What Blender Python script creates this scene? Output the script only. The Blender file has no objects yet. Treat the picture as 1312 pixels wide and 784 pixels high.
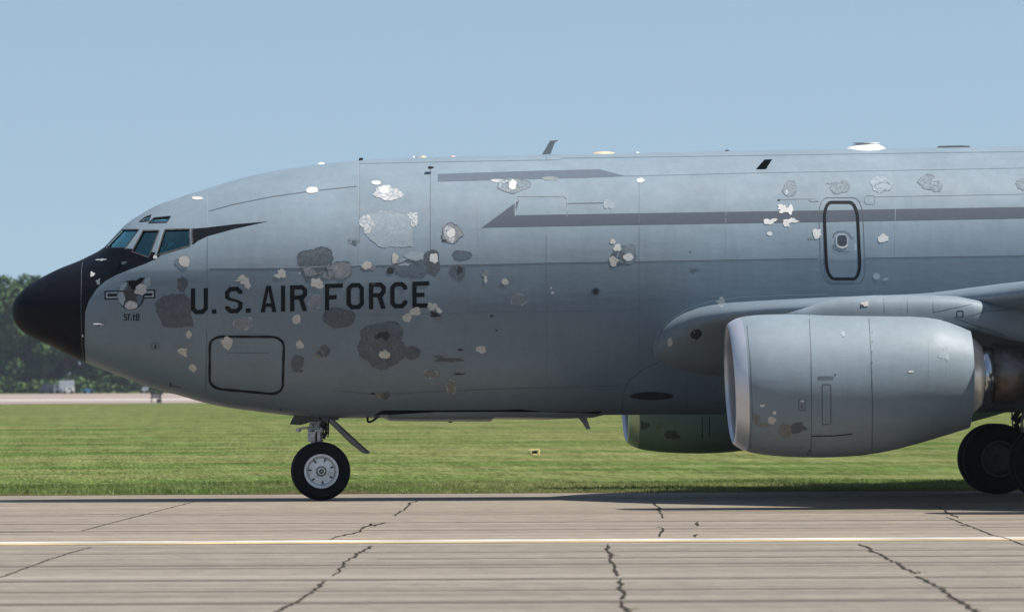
import bpy, bmesh, math, random
import numpy as np
from mathutils import Vector, Matrix
from mathutils.bvhtree import BVHTree
from mathutils.geometry import delaunay_2d_cdt
random.seed(7); rng = np.random.default_rng(7)
R = math.radians
S = bpy.context.scene; COL = S.collection
# ------------------------------------------------------------------ camera
FPX, W0, H0 = 9360.0, 1312.0, 784.0
CX, CY, ROLL = 80.0, 491.8, R(0.28)
CAM = Vector((-7.47, -121.4, 1.95))
cr, cu, cf = Vector((math.cos(ROLL), 0, -math.sin(ROLL))), Vector((math.sin(ROLL), 0, math.cos(ROLL))), Vector((0, 1, 0))
cam = bpy.data.cameras.new('camera'); camo = bpy.data.objects.new('camera', cam); COL.objects.link(camo)
m = Matrix.Identity(4)
for i in range(3): m[i][0], m[i][1], m[i][2], m[i][3] = cr[i], cu[i], -cf[i], CAM[i]
camo.matrix_world = m
cam.sensor_width = 36; cam.lens = 36 * FPX / W0
cam.shift_x = (W0 / 2 - CX) / W0; cam.shift_y = (CY - H0 / 2) / W0
cam.clip_start = 1; cam.clip_end = 20000
cam.dof.use_dof = True; cam.dof.focus_distance = 119; cam.dof.aperture_fstop = 5.0
S.camera = camo
# ------------------------------------------------------------------ light
SUNV = Vector((0.60, -0.15, 1.0)).normalized()
world = bpy.data.worlds.new('World'); S.world = world; world.use_nodes = True
wn = world.node_tree.nodes; wl = world.node_tree.links; wn.clear()
sky = wn.new('ShaderNodeTexSky'); sky.sky_type = 'NISHITA'; sky.sun_disc = False
sky.sun_elevation = math.asin(SUNV.z); sky.sun_rotation = math.atan2(SUNV.x, SUNV.y)
sky.air_density = 1.0; sky.dust_density = 0.6; sky.ozone_density = 3.0; sky.altitude = 200
tc = wn.new('ShaderNodeTexCoord'); va = wn.new('ShaderNodeVectorMath'); va.operation = 'ADD'; va.inputs[1].default_value = (0, 0, 0.16)
tint = wn.new('ShaderNodeMix'); tint.data_type = 'RGBA'; tint.blend_type = 'MULTIPLY'; tint.inputs[0].default_value = 1
tint.inputs[7].default_value = (1.03, 0.92, 0.765, 1)
bg = wn.new('ShaderNodeBackground'); bg.inputs[1].default_value = 0.121
wo = wn.new('ShaderNodeOutputWorld')
wl.new(tc.outputs['Generated'], va.inputs[0]); wl.new(va.outputs[0], sky.inputs[0]); wl.new(sky.outputs[0], tint.inputs[6])
wl.new(tint.outputs[2], bg.inputs[0]); wl.new(bg.outputs[0], wo.inputs[0])
sun = bpy.data.lights.new('sun', 'SUN'); sun.energy = 4.9; sun.angle = R(0.53); sun.color = (1.0, 0.95, 0.88)
suno = bpy.data.objects.new('sun', sun); COL.objects.link(suno)
suno.rotation_euler = SUNV.to_track_quat('Z', 'Y').to_euler()
S.view_settings.view_transform = 'Standard'; S.view_settings.look = 'None'
S.view_settings.exposure = 0.5; S.view_settings.gamma = 1.0
S.cycles.max_bounces = 6; S.cycles.transparent_max_bounces = 12; S.cycles.volume_bounces = 0

# ------------------------------------------------------------------ helpers
def unproj(px, py, Y):
    d = cf + cr * ((px - CX) / FPX) - cu * ((py - CY) / FPX)
    t = (Y - CAM.y) / d.y
    return CAM + d * t
def ray(px, py):
    return (cf + cr * ((px - CX) / FPX) - cu * ((py - CY) / FPX)).normalized()
def on_ground(px, py, z=0.0):
    d = cf + cr * ((px - CX) / FPX) - cu * ((py - CY) / FPX)
    return CAM + d * ((z - CAM.z) / d.z)
def mk(name, verts, faces, mat, parent=None, smooth=False):
    me = bpy.data.meshes.new(name); me.from_pydata([tuple(v) for v in verts], [], faces); me.update()
    if smooth: me.polygons.foreach_set('use_smooth', [True] * len(me.polygons))
    if mat: me.materials.append(mat)
    o = bpy.data.objects.new(name, me); COL.objects.link(o)
    if parent: o.parent = parent
    return o
def tag(o, label=None, cat=None, group=None, kind=None):
    if label: o['label'] = label
    if cat: o['category'] = cat
    if group: o['group'] = group
    if kind: o['kind'] = kind
    return o
def empty(name, loc, parent=None):
    o = bpy.data.objects.new(name, None); COL.objects.link(o); o.location = loc; o.empty_display_size = .3
    if parent: o.parent = parent
    return o
class MB:
    def __init__(s): s.v = []; s.f = []
    def add(s, v, f):
        n = len(s.v); s.v += [Vector(x) for x in v]; s.f += [tuple(i + n for i in q) for q in f]; return s
    def box(s, c, d, rot=None):
        c = Vector(c); P = []
        for x in (-.5, .5):
            for y in (-.5, .5):
                for z in (-.5, .5):
                    p = Vector((x * d[0], y * d[1], z * d[2]))
                    if rot: p = rot @ p
                    P.append(c + p)
        return s.add(P, [(0, 1, 3, 2), (4, 6, 7, 5), (0, 4, 5, 1), (2, 3, 7, 6), (0, 2, 6, 4), (1, 5, 7, 3)])
    def tube(s, a, b, r0, r1=None, n=10, caps=True):
        a, b = Vector(a), Vector(b); r1 = r0 if r1 is None else r1
        q = (b - a).to_track_quat('Z', 'Y'); P = []
        for c, r in ((a, r0), (b, r1)):
            for k in range(n):
                t = 2 * math.pi * k / n; P.append(c + q @ Vector((r * math.cos(t), r * math.sin(t), 0)))
        F = [(k, (k + 1) % n, n + (k + 1) % n, n + k) for k in range(n)]
        if caps: F += [tuple(range(n))[::-1], tuple(range(n, 2 * n))]
        return s.add(P, F)
    def path(s, pts, r, n=8):
        for a, b in zip(pts[:-1], pts[1:]): s.tube(a, b, r, r, n)
        return s
    def lathe(s, prof, c, axis='Y', n=48, closed=False):
        c = Vector(c); P = []; m_ = len(prof)
        for k in range(n):
            t = 2 * math.pi * k / n; cs, sn = math.cos(t), math.sin(t)
            for (a, r) in prof:
                P.append(c + (Vector((r * cs, a, r * sn)) if axis == 'Y' else Vector((a, r * cs, r * sn))))
        F = []
        for k in range(n):
            k2 = (k + 1) % n
            for j in range(m_ if closed else m_ - 1):
                j2 = (j + 1) % m_
                F.append((k * m_ + j, k * m_ + j2, k2 * m_ + j2, k2 * m_ + j))
        return s.add(P, F)
    def prism(s, poly, y0, y1):      # poly of (x,z)
        n = len(poly); P = [(x, y0, z) for x, z in poly] + [(x, y1, z) for x, z in poly]
        F = [(k, (k + 1) % n, n + (k + 1) % n, n + k) for k in range(n)] + [tuple(range(n))[::-1], tuple(range(n, 2 * n))]
        return s.add(P, F)
    def build(s, name, mat, parent=None, smooth=False, angle=None):
        o = mk(name, s.v, s.f, mat, parent, smooth)
        bm = bmesh.new(); bm.from_mesh(o.data); bmesh.ops.recalc_face_normals(bm, faces=bm.faces); bm.to_mesh(o.data); bm.free()
        if angle: o.data.set_sharp_from_angle(angle=R(angle))
        return o
def bevel(o, w=.01, seg=2):
    b = o.modifiers.new('bevel', 'BEVEL'); b.width = w; b.segments = seg; b.limit_method = 'ANGLE'; return o
def pchip(xs, ys):
    xs, ys = np.array(xs, float), np.array(ys, float); h = np.diff(xs); d = np.diff(ys) / h
    mm = np.zeros(len(xs)); mm[0], mm[-1] = d[0], d[-1]
    for i in range(1, len(xs) - 1):
        if d[i - 1] * d[i] > 0:
            w1, w2 = 2 * h[i] + h[i - 1], h[i] + 2 * h[i - 1]; mm[i] = (w1 + w2) / (w1 / d[i - 1] + w2 / d[i])
    def f(x):
        i = int(np.clip(np.searchsorted(xs, x) - 1, 0, len(h) - 1)); t = (x - xs[i]) / h[i]
        t = min(max(t, 0), 1)
        return float((2*t**3-3*t*t+1)*ys[i] + (t**3-2*t*t+t)*h[i]*mm[i] + (-2*t**3+3*t*t)*ys[i+1] + (t**3-t*t)*h[i]*mm[i+1])
    return f

# ------------------------------------------------------------------ materials
class N:
    def __init__(s, name):
        s.m = bpy.data.materials.new(name); s.m.use_nodes = True; s.t = s.m.node_tree; s.n = s.t.nodes; s.l = s.t.links
        s.b = s.n['Principled BSDF']; s.out = s.n['Material Output']
    def nd(s, typ, **k):
        o = s.n.new(typ)
        for a, b in k.items(): setattr(o, a, b)
        return o
    def coord(s, kind='Object', scale=(1, 1, 1), loc=(0, 0, 0)):
        c = s.nd('ShaderNodeTexCoord'); mp = s.nd('ShaderNodeMapping'); mp.inputs['Scale'].default_value = scale; mp.inputs['Location'].default_value = loc
        s.l.new(c.outputs[kind], mp.inputs[0]); return mp.outputs[0]
    def world(s, scale=(1, 1, 1)):
        g = s.nd('ShaderNodeNewGeometry'); mp = s.nd('ShaderNodeMapping'); mp.inputs['Scale'].default_value = scale
        s.l.new(g.outputs['Position'], mp.inputs[0]); return mp.outputs[0]
    def noise(s, vec, sc, det=3, rough=.55):
        o = s.nd('ShaderNodeTexNoise'); o.inputs['Scale'].default_value = sc; o.inputs['Detail'].default_value = det; o.inputs['Roughness'].default_value = rough
        s.l.new(vec, o.inputs['Vector']); return o.outputs['Fac']
    def ramp(s, fac, stops):
        o = s.nd('ShaderNodeValToRGB'); e = o.color_ramp.elements
        while len(e) < len(stops): e.new(.5)
        for i, (p, c) in enumerate(stops):
            e[i].position = p; e[i].color = (c, c, c, 1) if isinstance(c, (int, float)) else (*c, 1)
        s.l.new(fac, o.inputs[0]); return o.outputs[0]
    def mix(s, fac, a, b, blend='MIX'):
        o = s.nd('ShaderNodeMix', data_type='RGBA', blend_type=blend)
        for i, v in ((0, fac), (6, a), (7, b)):
            if isinstance(v, (int, float)): o.inputs[i].default_value = v if i == 0 else (v, v, v, 1)
            elif isinstance(v, tuple): o.inputs[i].default_value = (*v, 1)
            else: s.l.new(v, o.inputs[i])
        return o.outputs[2]
    def math(s, op, a, b=0.0):
        o = s.nd('ShaderNodeMath', operation=op)
        for i, v in ((0, a), (1, b)):
            if isinstance(v, (int, float)): o.inputs[i].default_value = v
            else: s.l.new(v, o.inputs[i])
        return o.outputs[0]
    def bump(s, h, strength=.2, dist=.01):
        o = s.nd('ShaderNodeBump'); o.inputs['Strength'].default_value = strength; o.inputs['Distance'].default_value = dist
        s.l.new(h, o.inputs['Height']); s.l.new(o.outputs[0], s.b.inputs['Normal'])
    def set(s, col=None, rough=None, metal=None, spec=None):
        for key, v in (('Base Color', col), ('Roughness', rough), ('Metallic', metal), ('Specular IOR Level', spec)):
            if v is None: continue
            if isinstance(v, tuple): s.b.inputs[key].default_value = (*v, 1)
            elif isinstance(v, (int, float)): s.b.inputs[key].default_value = v
            else: s.l.new(v, s.b.inputs[key])
        return s.m
def plain(name, col, rough=.5, metal=0, spec=.5, var=.15, sc=6):
    n = N(name); v = n.coord(); f = n.noise(v, sc, 4)
    c = n.mix(1.0, col, n.ramp(f, [(.3, 1 - var), (.7, 1 + var)]), 'MULTIPLY')
    return n.set(c, rough, metal, spec)

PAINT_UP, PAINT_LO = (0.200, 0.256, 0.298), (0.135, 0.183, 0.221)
BLACKX = [(466, 110), (440, 108.5), (400, 109), (385, 114), (370, 124), (360, 135), (352, 150), (345, 168), (338, 187), (330.5, 203), (326, 206), (320.5, 185), (317, 150), (312, 137)]
def weather(n, c):
    v = n.coord()
    c = n.mix(1.0, c, n.ramp(n.noise(v, .9, 5, .6), [(.25, .90), (.75, 1.10)]), 'MULTIPLY')
    c = n.mix(1.0, c, n.ramp(n.noise(n.coord(loc=(5, 3, 9)), 4.5, 5, .65), [(.28, .965), (.72, 1.035)]), 'MULTIPLY')
    vs = n.coord(scale=(7, 7, .6))
    c = n.mix(1.0, c, n.ramp(n.noise(vs, 1.2, 4, .6), [(.3, .955), (.7, 1.045)]), 'MULTIPLY')
    vh = n.coord(scale=(.45, 1, 6))
    c = n.mix(1.0, c, n.ramp(n.noise(vh, 1.1, 3, .6), [(.3, .98), (.7, 1.02)]), 'MULTIPLY')
    c = n.mix(1.0, c, n.ramp(n.noise(v, 38, 3, .7), [(.3, .975), (.7, 1.025)]), 'MULTIPLY')
    return c
def paint_material(name, kind):
    n = N(name)
    base = PAINT_UP
    if kind == 'fuselage':
        tcn = n.nd('ShaderNodeTexCoord'); sp = n.nd('ShaderNodeSeparateXYZ'); n.l.new(tcn.outputs['Object'], sp.inputs[0])
        X, Z = sp.outputs[0], sp.outputs[2]
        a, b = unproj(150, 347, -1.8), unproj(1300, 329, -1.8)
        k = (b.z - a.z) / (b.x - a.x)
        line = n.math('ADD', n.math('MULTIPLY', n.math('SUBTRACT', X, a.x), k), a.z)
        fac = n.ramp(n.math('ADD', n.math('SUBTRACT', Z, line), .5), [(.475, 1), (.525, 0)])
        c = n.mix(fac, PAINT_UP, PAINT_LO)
        c = weather(n, c)
        pts = sorted([(unproj(x, y, -1.0).z, unproj(x, y, -1.0).x) for y, x in BLACKX])
        z0, z1 = pts[0][0] - .4, pts[-1][0] + .6
        fc = n.nd('ShaderNodeFloatCurve'); cm = fc.mapping.curves[0].points
        x0, x1 = pts[0][1] - 4, pts[-1][1] + 4
        P = [(z0, pts[0][1] + .01)] + pts + [(pts[-1][0] + .03, x0), (z1, x0)]
        while len(cm) < len(P): cm.new(.5, .5)
        for i, (z, x) in enumerate(P):
            cm[i].location = ((z - z0) / (z1 - z0), (x - x0) / (x1 - x0)); cm[i].handle_type = 'VECTOR'
        fc.mapping.update()
        n.l.new(n.math('DIVIDE', n.math('SUBTRACT', Z, z0), z1 - z0), fc.inputs['Value'])
        bx = n.math('ADD', n.math('MULTIPLY', fc.outputs[0], x1 - x0), x0)
        isb = n.math('LESS_THAN', X, bx)
        v = n.coord()
        blk = n.mix(1.0, (.0045, .0055, .009), n.ramp(n.noise(v, 7, 4, .65), [(.3, .75), (.7, 1.4)]), 'MULTIPLY')
        c = n.mix(isb, c, blk); n.l.new(n.math('SUBTRACT', .5, n.math('MULTIPLY', isb, .36)), n.b.inputs['Specular IOR Level'])
        rough = n.math('ADD', n.math('MULTIPLY', isb, .10), n.ramp(n.noise(v, 3, 4), [(.3, .36), (.7, .46)]))
    else:
        c = weather(n, (0.172, 0.218, 0.252) if kind == 'upper' else (0.180, 0.228, 0.262))
        rough = n.ramp(n.noise(n.coord(), 3, 4), [(.3, .50), (.7, .60)] if kind != 'upper' else [(.3, .28), (.7, .36)])
    h = n.math('ADD', n.noise(n.coord(scale=(.55, 1, 2.2)), 1.7, 3), n.math('MULTIPLY', n.noise(n.coord(), 60, 2), .02))
    n.bump(h, .2, .03)
    return n.set(c, rough, 0, None if kind == 'fuselage' else .5)
M = {}
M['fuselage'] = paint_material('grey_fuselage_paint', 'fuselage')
M['paint'] = paint_material('grey_wing_paint', 'upper')
M['nacelle'] = paint_material('grey_nacelle_paint', 'nacelle')
def chip(name, col, speck=None, amt=.5, sc=22, under=(.16, .19, .22), rough=.6, edge=.45):
    n = N(name); v = n.coord(); f = n.noise(v, 9, 5, .7)
    c = n.mix(1.0, col, n.ramp(f, [(.3, 1 - edge * .6), (.7, 1 + edge * .35)]), 'MULTIPLY')
    if speck is not None:
        c = n.mix(n.ramp(n.noise(v, sc, 5, .7), [(amt - .03, 0), (amt + .03, 1)]), c, speck)
    return n.set(c, rough, 0, .35)
M['L'] = chip('bare_light_primer', (.47, .455, .42), edge=.3)
M['W'] = chip('white_filler', (.58, .575, .55), edge=.2)
M['WS'] = chip('speckled_white_filler', (.48, .49, .49), (.24, .29, .32), .52, 24)
M['BS'] = chip('speckled_pale_blue_filler', (.275, .33, .36), (.225, .28, .315), .5, 30, edge=.25)
M['B'] = chip('pale_blue_touch_up', (.29, .345, .38), edge=.2)
M['G'] = chip('mottled_grey_primer', (.22, .235, .245), (.165, .185, .20), .52, 26)
M['GU'] = chip('upper_grey_patch', (.155, .185, .21), (.20, .25, .28), .52, 26)
M['GT'] = chip('tan_grey_primer', (.20, .195, .175), (.145, .15, .15), .52, 24)
M['D'] = chip('dark_grey_touch_up', (.086, .105, .124), (.115, .135, .155), .55, 26, edge=.5)
M['DB'] = chip('dark_blue_touch_up', (.098, .132, .165), edge=.3)
M['BR'] = chip('brown_grey_touch_up', (.082, .093, .107), (.104, .116, .130), .55, 20, edge=.4)
M['DD'] = chip('dark_spots_and_shade', (.03, .033, .038), edge=.4)  # dark spots; also the painted shade of the scoop opening
M['PK'] = chip('worn_pinkish_white', (.50, .47, .46), (.28, .30, .32), .56, 30, edge=.3)
M['stripe'] = chip('dark_grey_stripe', (.066, .080, .104), edge=.15)
M['stripe2'] = chip('blue_grey_stripe', (.095, .122, .155), edge=.12)
M['black'] = chip('black_marking', (.006, .008, .010), edge=.3)
M['black'].node_tree.nodes['Principled BSDF'].inputs['Specular IOR Level'].default_value = .15
M['doorline'] = chip('door_outline_black', (.014, .016, .018), edge=.4)
M['doorline'].node_tree.nodes['Principled BSDF'].inputs['Specular IOR Level'].default_value = .12
M['edge_dark'] = chip('patch_edge_dark', (.075, .088, .104), (.11, .135, .155), .5, 30)
M['edge_pale'] = chip('patch_edge_pale', (.36, .39, .41), (.22, .27, .30), .5, 30)
M['seam'] = plain('panel_seam', (.075, .09, .105), .6)
M['seamf'] = plain('faint_panel_seam', (.115, .15, .175), .6)
M['seaml'] = plain('pale_panel_seam', (.27, .33, .365), .5)
M['frame'] = plain('window_sealant', (.075, .062, .055), .6, var=.6, sc=14)
M['tyre'] = plain('tyre_rubber', (.0055, .006, .0085), .8, 0, .2)
M['rim'] = plain('white_wheel_paint', (.80, .83, .84), .45, 0, .5, .2, 9)
nr = N('white_wheel_paint'); cr_ = nr.mix(nr.ramp(nr.noise(nr.coord(), 5.5, 4, .7), [(.50, 0), (.66, .55)]), (.78, .81, .82), (.42, .36, .27)); M['rim'] = nr.set(cr_, .45, 0, .5)
M['gear'] = plain('grey_gear_metal', (.42, .42, .43), .45, .1, .5, .55, 16)
M['darkmetal'] = plain('dark_metal', (.035, .037, .040), .5, .3)
M['oxide'] = plain('door_edge_metal', (.12, .13, .13), .5, .2)
M['lip'] = plain('polished_aluminium_lip', (.62, .64, .68), .42, .7, .5, .06)
M['steel'] = plain('bright_steel_nozzle', (.85, .79, .70), .35, .5, .5, .15)
M['burnt'] = plain('burnt_exhaust_metal', (.15, .125, .11), .38, .8, .5, .4, 5)
M['white'] = plain('white_antenna', (.78, .78, .77), .35, 0, .5, .04)
M['tan'] = plain('tan_antenna', (.58, .48, .33), .5, 0, .5, .1)
M['pink'] = plain('faded_pink_antenna', (.55, .36, .36), .5)
M['antgrey'] = plain('grey_antenna', (.17, .19, .20), .5)
M['inner'] = plain('cockpit_interior', (.075, .105, .12), .8, var=.3)
M['seatm'] = plain('cockpit_seat_fabric', (.045, .05, .045), .9)
M['paper'] = plain('pale_chart_paper', (.62, .72, .72), .8)
M['fan'] = plain('fan_titanium', (.12, .12, .13), .35, .9)
def glass(name, tintc, tr=.72, base=.10):
    n = N(name); n.n.remove(n.b)
    t = n.nd('ShaderNodeBsdfTransparent'); t.inputs[0].default_value = (*tintc, 1)
    g = n.nd('ShaderNodeBsdfGlossy'); g.inputs['Roughness'].default_value = .06; g.inputs[0].default_value = (.42, .88, .88, 1)
    v = n.coord(); f = n.noise(v, 5, 2)
    fr = n.nd('ShaderNodeFresnel'); fr.inputs[0].default_value = 1.5
    mx = n.nd('ShaderNodeMixShader'); n.l.new(n.math('ADD', fr.outputs[0], n.math('ADD', base, n.math('MULTIPLY', f, 1 - tr))), mx.inputs[0])
    n.l.new(t.outputs[0], mx.inputs[1]); n.l.new(g.outputs[0], mx.inputs[2]); n.l.new(mx.outputs[0], n.out.inputs[0]); return n.m
M['glass'] = glass('teal_cockpit_glass', (.26, .66, .76), .9)
M['glassf'] = glass('pale_windshield_glass', (.55, .90, .90), .8, .38)

# ================================================================== GROUND
Y0 = 6.4          # grass edge
def sheet(name, x0, x1, y0, y1, z, mat, parent=None, kind='structure'):
    o = mk(name, [(x0, y0, z), (x1, y0, z), (x1, y1, z), (x0, y1, z)], [(0, 1, 2, 3)], mat, parent)
    if kind: o['kind'] = kind
    return o
def grass_colour(n):
    c = n.ramp(n.noise(n.world((.10, .09, 1)), 1.0, 4, .62), [(.38, (.047, .088, .019)), (.50, (.074, .114, .029)), (.62, (.116, .134, .048))])
    c = n.mix(n.ramp(n.noise(n.world((.035, .10, 1)), 1.0, 3, .6), [(.46, 0), (.60, .7)]), c, (.160, .152, .066))
    c = n.mix(1.0, c, n.ramp(n.noise(n.world((13, .28, 1)), 1.0, 4, .75), [(.34, .55), (.66, 1.42)]), 'MULTIPLY')
    c = n.mix(1.0, c, n.ramp(n.noise(n.world((1.2, .07, 1)), 1.0, 4, .7), [(.36, .76), (.64, 1.24)]), 'MULTIPLY')
    c = n.mix(n.ramp(n.noise(n.world((18, .40, 1)), 1.0, 3, .7), [(.55, 0), (.68, .75)]), c, (.29, .285, .15))
    g = n.nd('ShaderNodeNewGeometry'); sp = n.nd('ShaderNodeSeparateXYZ'); n.l.new(g.outputs['Position'], sp.inputs[0])
    e_ = n.math('ADD', sp.outputs[1], n.math('MULTIPLY', n.noise(n.world((.7, .5, 1)), 1.0, 4, .75), -2.6))
    return n.mix(n.ramp(n.math('MULTIPLY', e_, .1), [(.56, .8), (.66, 0)]), c, (.135, .105, .062))
n = N('grass_ground'); c = grass_colour(n)
M['grass'] = n.set(c, .95, 0, 0)
sheet('grass_ground', -3500, 3500, -3000, 6000, -.03, M['grass'])

def concrete_colour(n):
    c = n.ramp(n.noise(n.world((.006, .11, 1)), 1.0, 3, .6), [(.36, (.196, .165, .127)), (.64, (.247, .209, .164))])
    c = n.mix(1.0, c, n.ramp(n.noise(n.world((.022, .55, 1)), 1.0, 4, .7), [(.34, .80), (.5, 1), (.66, 1.20)]), 'MULTIPLY')
    c = n.mix(1.0, c, n.ramp(n.noise(n.world((2.4, .8, 1)), 1.0, 5, .85), [(.34, .82), (.66, 1.18)]), 'MULTIPLY')
    g = n.nd('ShaderNodeNewGeometry'); sp = n.nd('ShaderNodeSeparateXYZ'); n.l.new(g.outputs['Position'], sp.inputs[0])
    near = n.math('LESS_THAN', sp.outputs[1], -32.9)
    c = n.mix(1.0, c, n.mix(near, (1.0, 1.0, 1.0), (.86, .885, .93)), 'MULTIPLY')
    c = n.mix(n.ramp(n.noise(n.world((.010, .8, 1)), 1.0, 3, .7), [(.54, 0), (.66, .6)]), c, (.135, .116, .098))
    return n.mix(n.ramp(n.noise(n.world((.013, .7, 7)), 1.3, 3, .7), [(.56, 0), (.68, .65)]), c, (.36, .32, .275))
n = N('concrete'); c0 = concrete_colour(n)
oi = n.nd('ShaderNodeObjectInfo')
c0 = n.mix(1.0, c0, n.ramp(oi.outputs['Random'], [(0, .95), (1, 1.04)]), 'MULTIPLY')
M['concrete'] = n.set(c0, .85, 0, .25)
for nm_, col_ in (('joint', (.095, .082, .07)), ('jointl', (.42, .37, .31))):
    n = N('sealed_' + nm_); c = n.mix(n.ramp(n.noise(n.world((.11, .3, 1)), 1.0, 5, .75), [(.38, .6), (.60, .0)]), concrete_colour(n), col_); M[nm_] = n.set(c, .85, 0, .2)
M['crack'] = plain('tar_filled_crack', (.045, .042, .038), .95, 0, 0, .3)
M['lw'] = plain('worn_white_line', (.50, .48, .43), .7, var=.35, sc=.8)
M['ly'] = plain('worn_yellow_line', (.42, .31, .15), .7, var=.4, sc=.8)
pave = sheet('runway_pavement', -400, 400, -135, Y0, -.012, M['joint'])
edges = [Y0, -25.0, -43.3, -48.7, -53.0, -56.3, -62, -68, -75, -82, -90, -98, -106, -114, -122, -130]
for i in range(len(edges) - 1):
    a, b = edges[i + 1], edges[i]; gap = .035 if i < 2 else .02
    for s_, (xa, xb) in enumerate(((-300, -100), (-99.95, 100), (100.05, 300))):
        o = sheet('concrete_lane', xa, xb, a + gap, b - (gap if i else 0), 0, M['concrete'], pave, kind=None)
def jstrip(px, py, wpx, mat, x0=-60, x1=60, name='joint_line'):
    p = on_ground(px, py); d = p.y - CAM.y; w = .62 * wpx / (FPX * CAM.z / d ** 2)
    nseg = 60; V = []; F = []
    ph = random.random() * 9
    for k in range(nseg + 1):
        x = x0 + (x1 - x0) * k / nseg; dy = .12 * math.sin(x * .13 + ph) * w + .1 * w * math.sin(x * .7 + ph * 2)
        ww = w * (.75 + .35 * math.sin(x * .31 + ph) ** 2)
        V += [(x, p.y - ww / 2 + dy, .004), (x, p.y + ww / 2 + dy, .004)]
    F = [(2 * k, 2 * k + 2, 2 * k + 3, 2 * k + 1) for k in range(nseg)]
    return mk(name, V, F, mat, pave)
jstrip(200, 725, 1.6, M['joint']); jstrip(30, 681, 1.3, M['joint'], -60, -7.6); jstrip(700, 678, .9, M['joint'])
jstrip(656, 740, 1.6, M['jointl']); jstrip(656, 742, 1.2, M['joint']); jstrip(900, 725, 1.2, M['jointl'])
jstrip(656, 769.5, 1.5, M['jointl']); jstrip(656, 771.5, .9, M['joint']); jstrip(656, 755.5, 1.0, M['joint'])
jstrip(656, 668.5, .8, M['joint']); jstrip(656, 656, .7, M['jointl'], -60, 60); jstrip(656, 707, .9, M['jointl']); jstrip(656, 715, .8, M['joint'], -4, 30)
jstrip(656, 779, 1.0, M['joint'], 2, 40)
for (y0, y1, mt, nm) in ((691.2, 693.3, 'lw', 'white_edge_line'), (693.4, 695.3, 'ly', 'yellow_edge_line')):
    a, b = on_ground(656, y1).y, on_ground(656, y0).y
    mk(nm, [(-300, a, .005), (300, a, .005), (300, b, .005), (-300, b, .005)], [(0, 1, 2, 3)], M[mt], pave)
cracks = [
 [(105,680),(150,668),(200,655),(235,646),(252,642)], [(0,740),(40,725),(62,717),(90,708),(117,701)],
 [(350,786),(385,768),(400,757),(420,743)], [(428,738),(437,728),(440,722),(452,714),(460,708),(478,699)],
 [(420,691),(440,686),(462,681),(466,676),(475,671),(478,674),(495,669)], [(508,661),(518,652),(525,645),(535,641)],
 [(777,697),(783,712),(786,725),(790,735),(793,738)], [(793,741),(796,753),(802,762),(797,768)], [(796,770),(799,776),(806,786)], [(782,711),(794,712)],
 [(838,643),(845,655),(852,664)], [(843,675),(848,676),(845,688)], [(893,668),(896,674)], [(892,684),(894,688)],
 [(1102,697),(1120,707),(1130,712),(1145,720),(1153,721),(1155,726),(1175,735)], [(1175,738),(1190,746),(1200,750),(1209,754)], [(1205,753),(1215,762),(1225,768),(1240,776),(1256,788)],
 [(1200,648),(1215,656),(1225,663)], [(1212,662),(1225,667),(1245,675),(1270,685),(1290,690),(1314,699)], [(1225,672),(1240,674)]]
M['weed'] = plain('crack_weeds', (.12, .15, .03), .9)
for ci, cp in enumerate(cracks):
    P = []
    for (a, b) in zip(cp[:-1], cp[1:]):
        L = math.hypot(b[0] - a[0], b[1] - a[1]); k_ = max(2, int(L / 2.2))
        for k in range(k_): P.append((a[0] + (b[0] - a[0]) * k / k_, a[1] + (b[1] - a[1]) * k / k_))
    P.append(cp[-1])
    G = []
    straight = ci in (0, 1, 18)
    for j, (x, y) in enumerate(P):
        jx = random.uniform(-3.2, 3.2) * (.3 if straight else 1); g_ = on_ground(x + jx, y); G.append(Vector((g_.x, g_.y, 0)))
    V = []; F = []
    for j, p in enumerate(G):
        w = random.uniform(.010, .027) * (.8 if straight else 1.15); d = p.y - CAM.y
        wy = w * 5
        e = .2 if j in (0, len(G) - 1) else 1
        t_ = (G[min(j + 1, len(G) - 1)] - G[max(j - 1, 0)]).normalized()
        nx, ny = -t_.y, t_.x
        V += [(p.x - nx * w * e * .8, p.y - ny * wy * e, .0045 + ci * 1e-4), (p.x + nx * w * e * .8, p.y + ny * wy * e, .0045 + ci * 1e-4)]
    F = [(2 * k, 2 * k + 2, 2 * k + 3, 2 * k + 1) for k in range(len(G) - 1)]
    mk('crack', V, F, M['crack'], pave)
def weedclump(px, py, r=.03):
    p = on_ground(px, py); V = []; F = []
    for k in range(22):
        a = random.uniform(0, 6.28); rr = random.uniform(0, r * 2.2); b = Vector((p.x + rr * math.cos(a) * 1.6, p.y + rr * math.sin(a) * 3, .002)); h = random.uniform(.01, .022)
        n0 = len(V); V += [b, b + Vector((.008, 0, 0)), b + Vector((random.uniform(-.03, .03), random.uniform(-.03, .03), h))]; F.append((n0, n0 + 1, n0 + 2))
    return V, F
V = []; F = []
for q in ((808, 781), (1177, 734), (1252, 781)):
    v_, f_ = weedclump(*q); k = len(V); V += v_; F += [tuple(i + k for i in t) for t in f_]
tag(mk('weeds', V, F, M['weed']), 'tiny green weeds growing in the pavement cracks', 'weeds', kind='stuff')

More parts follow.
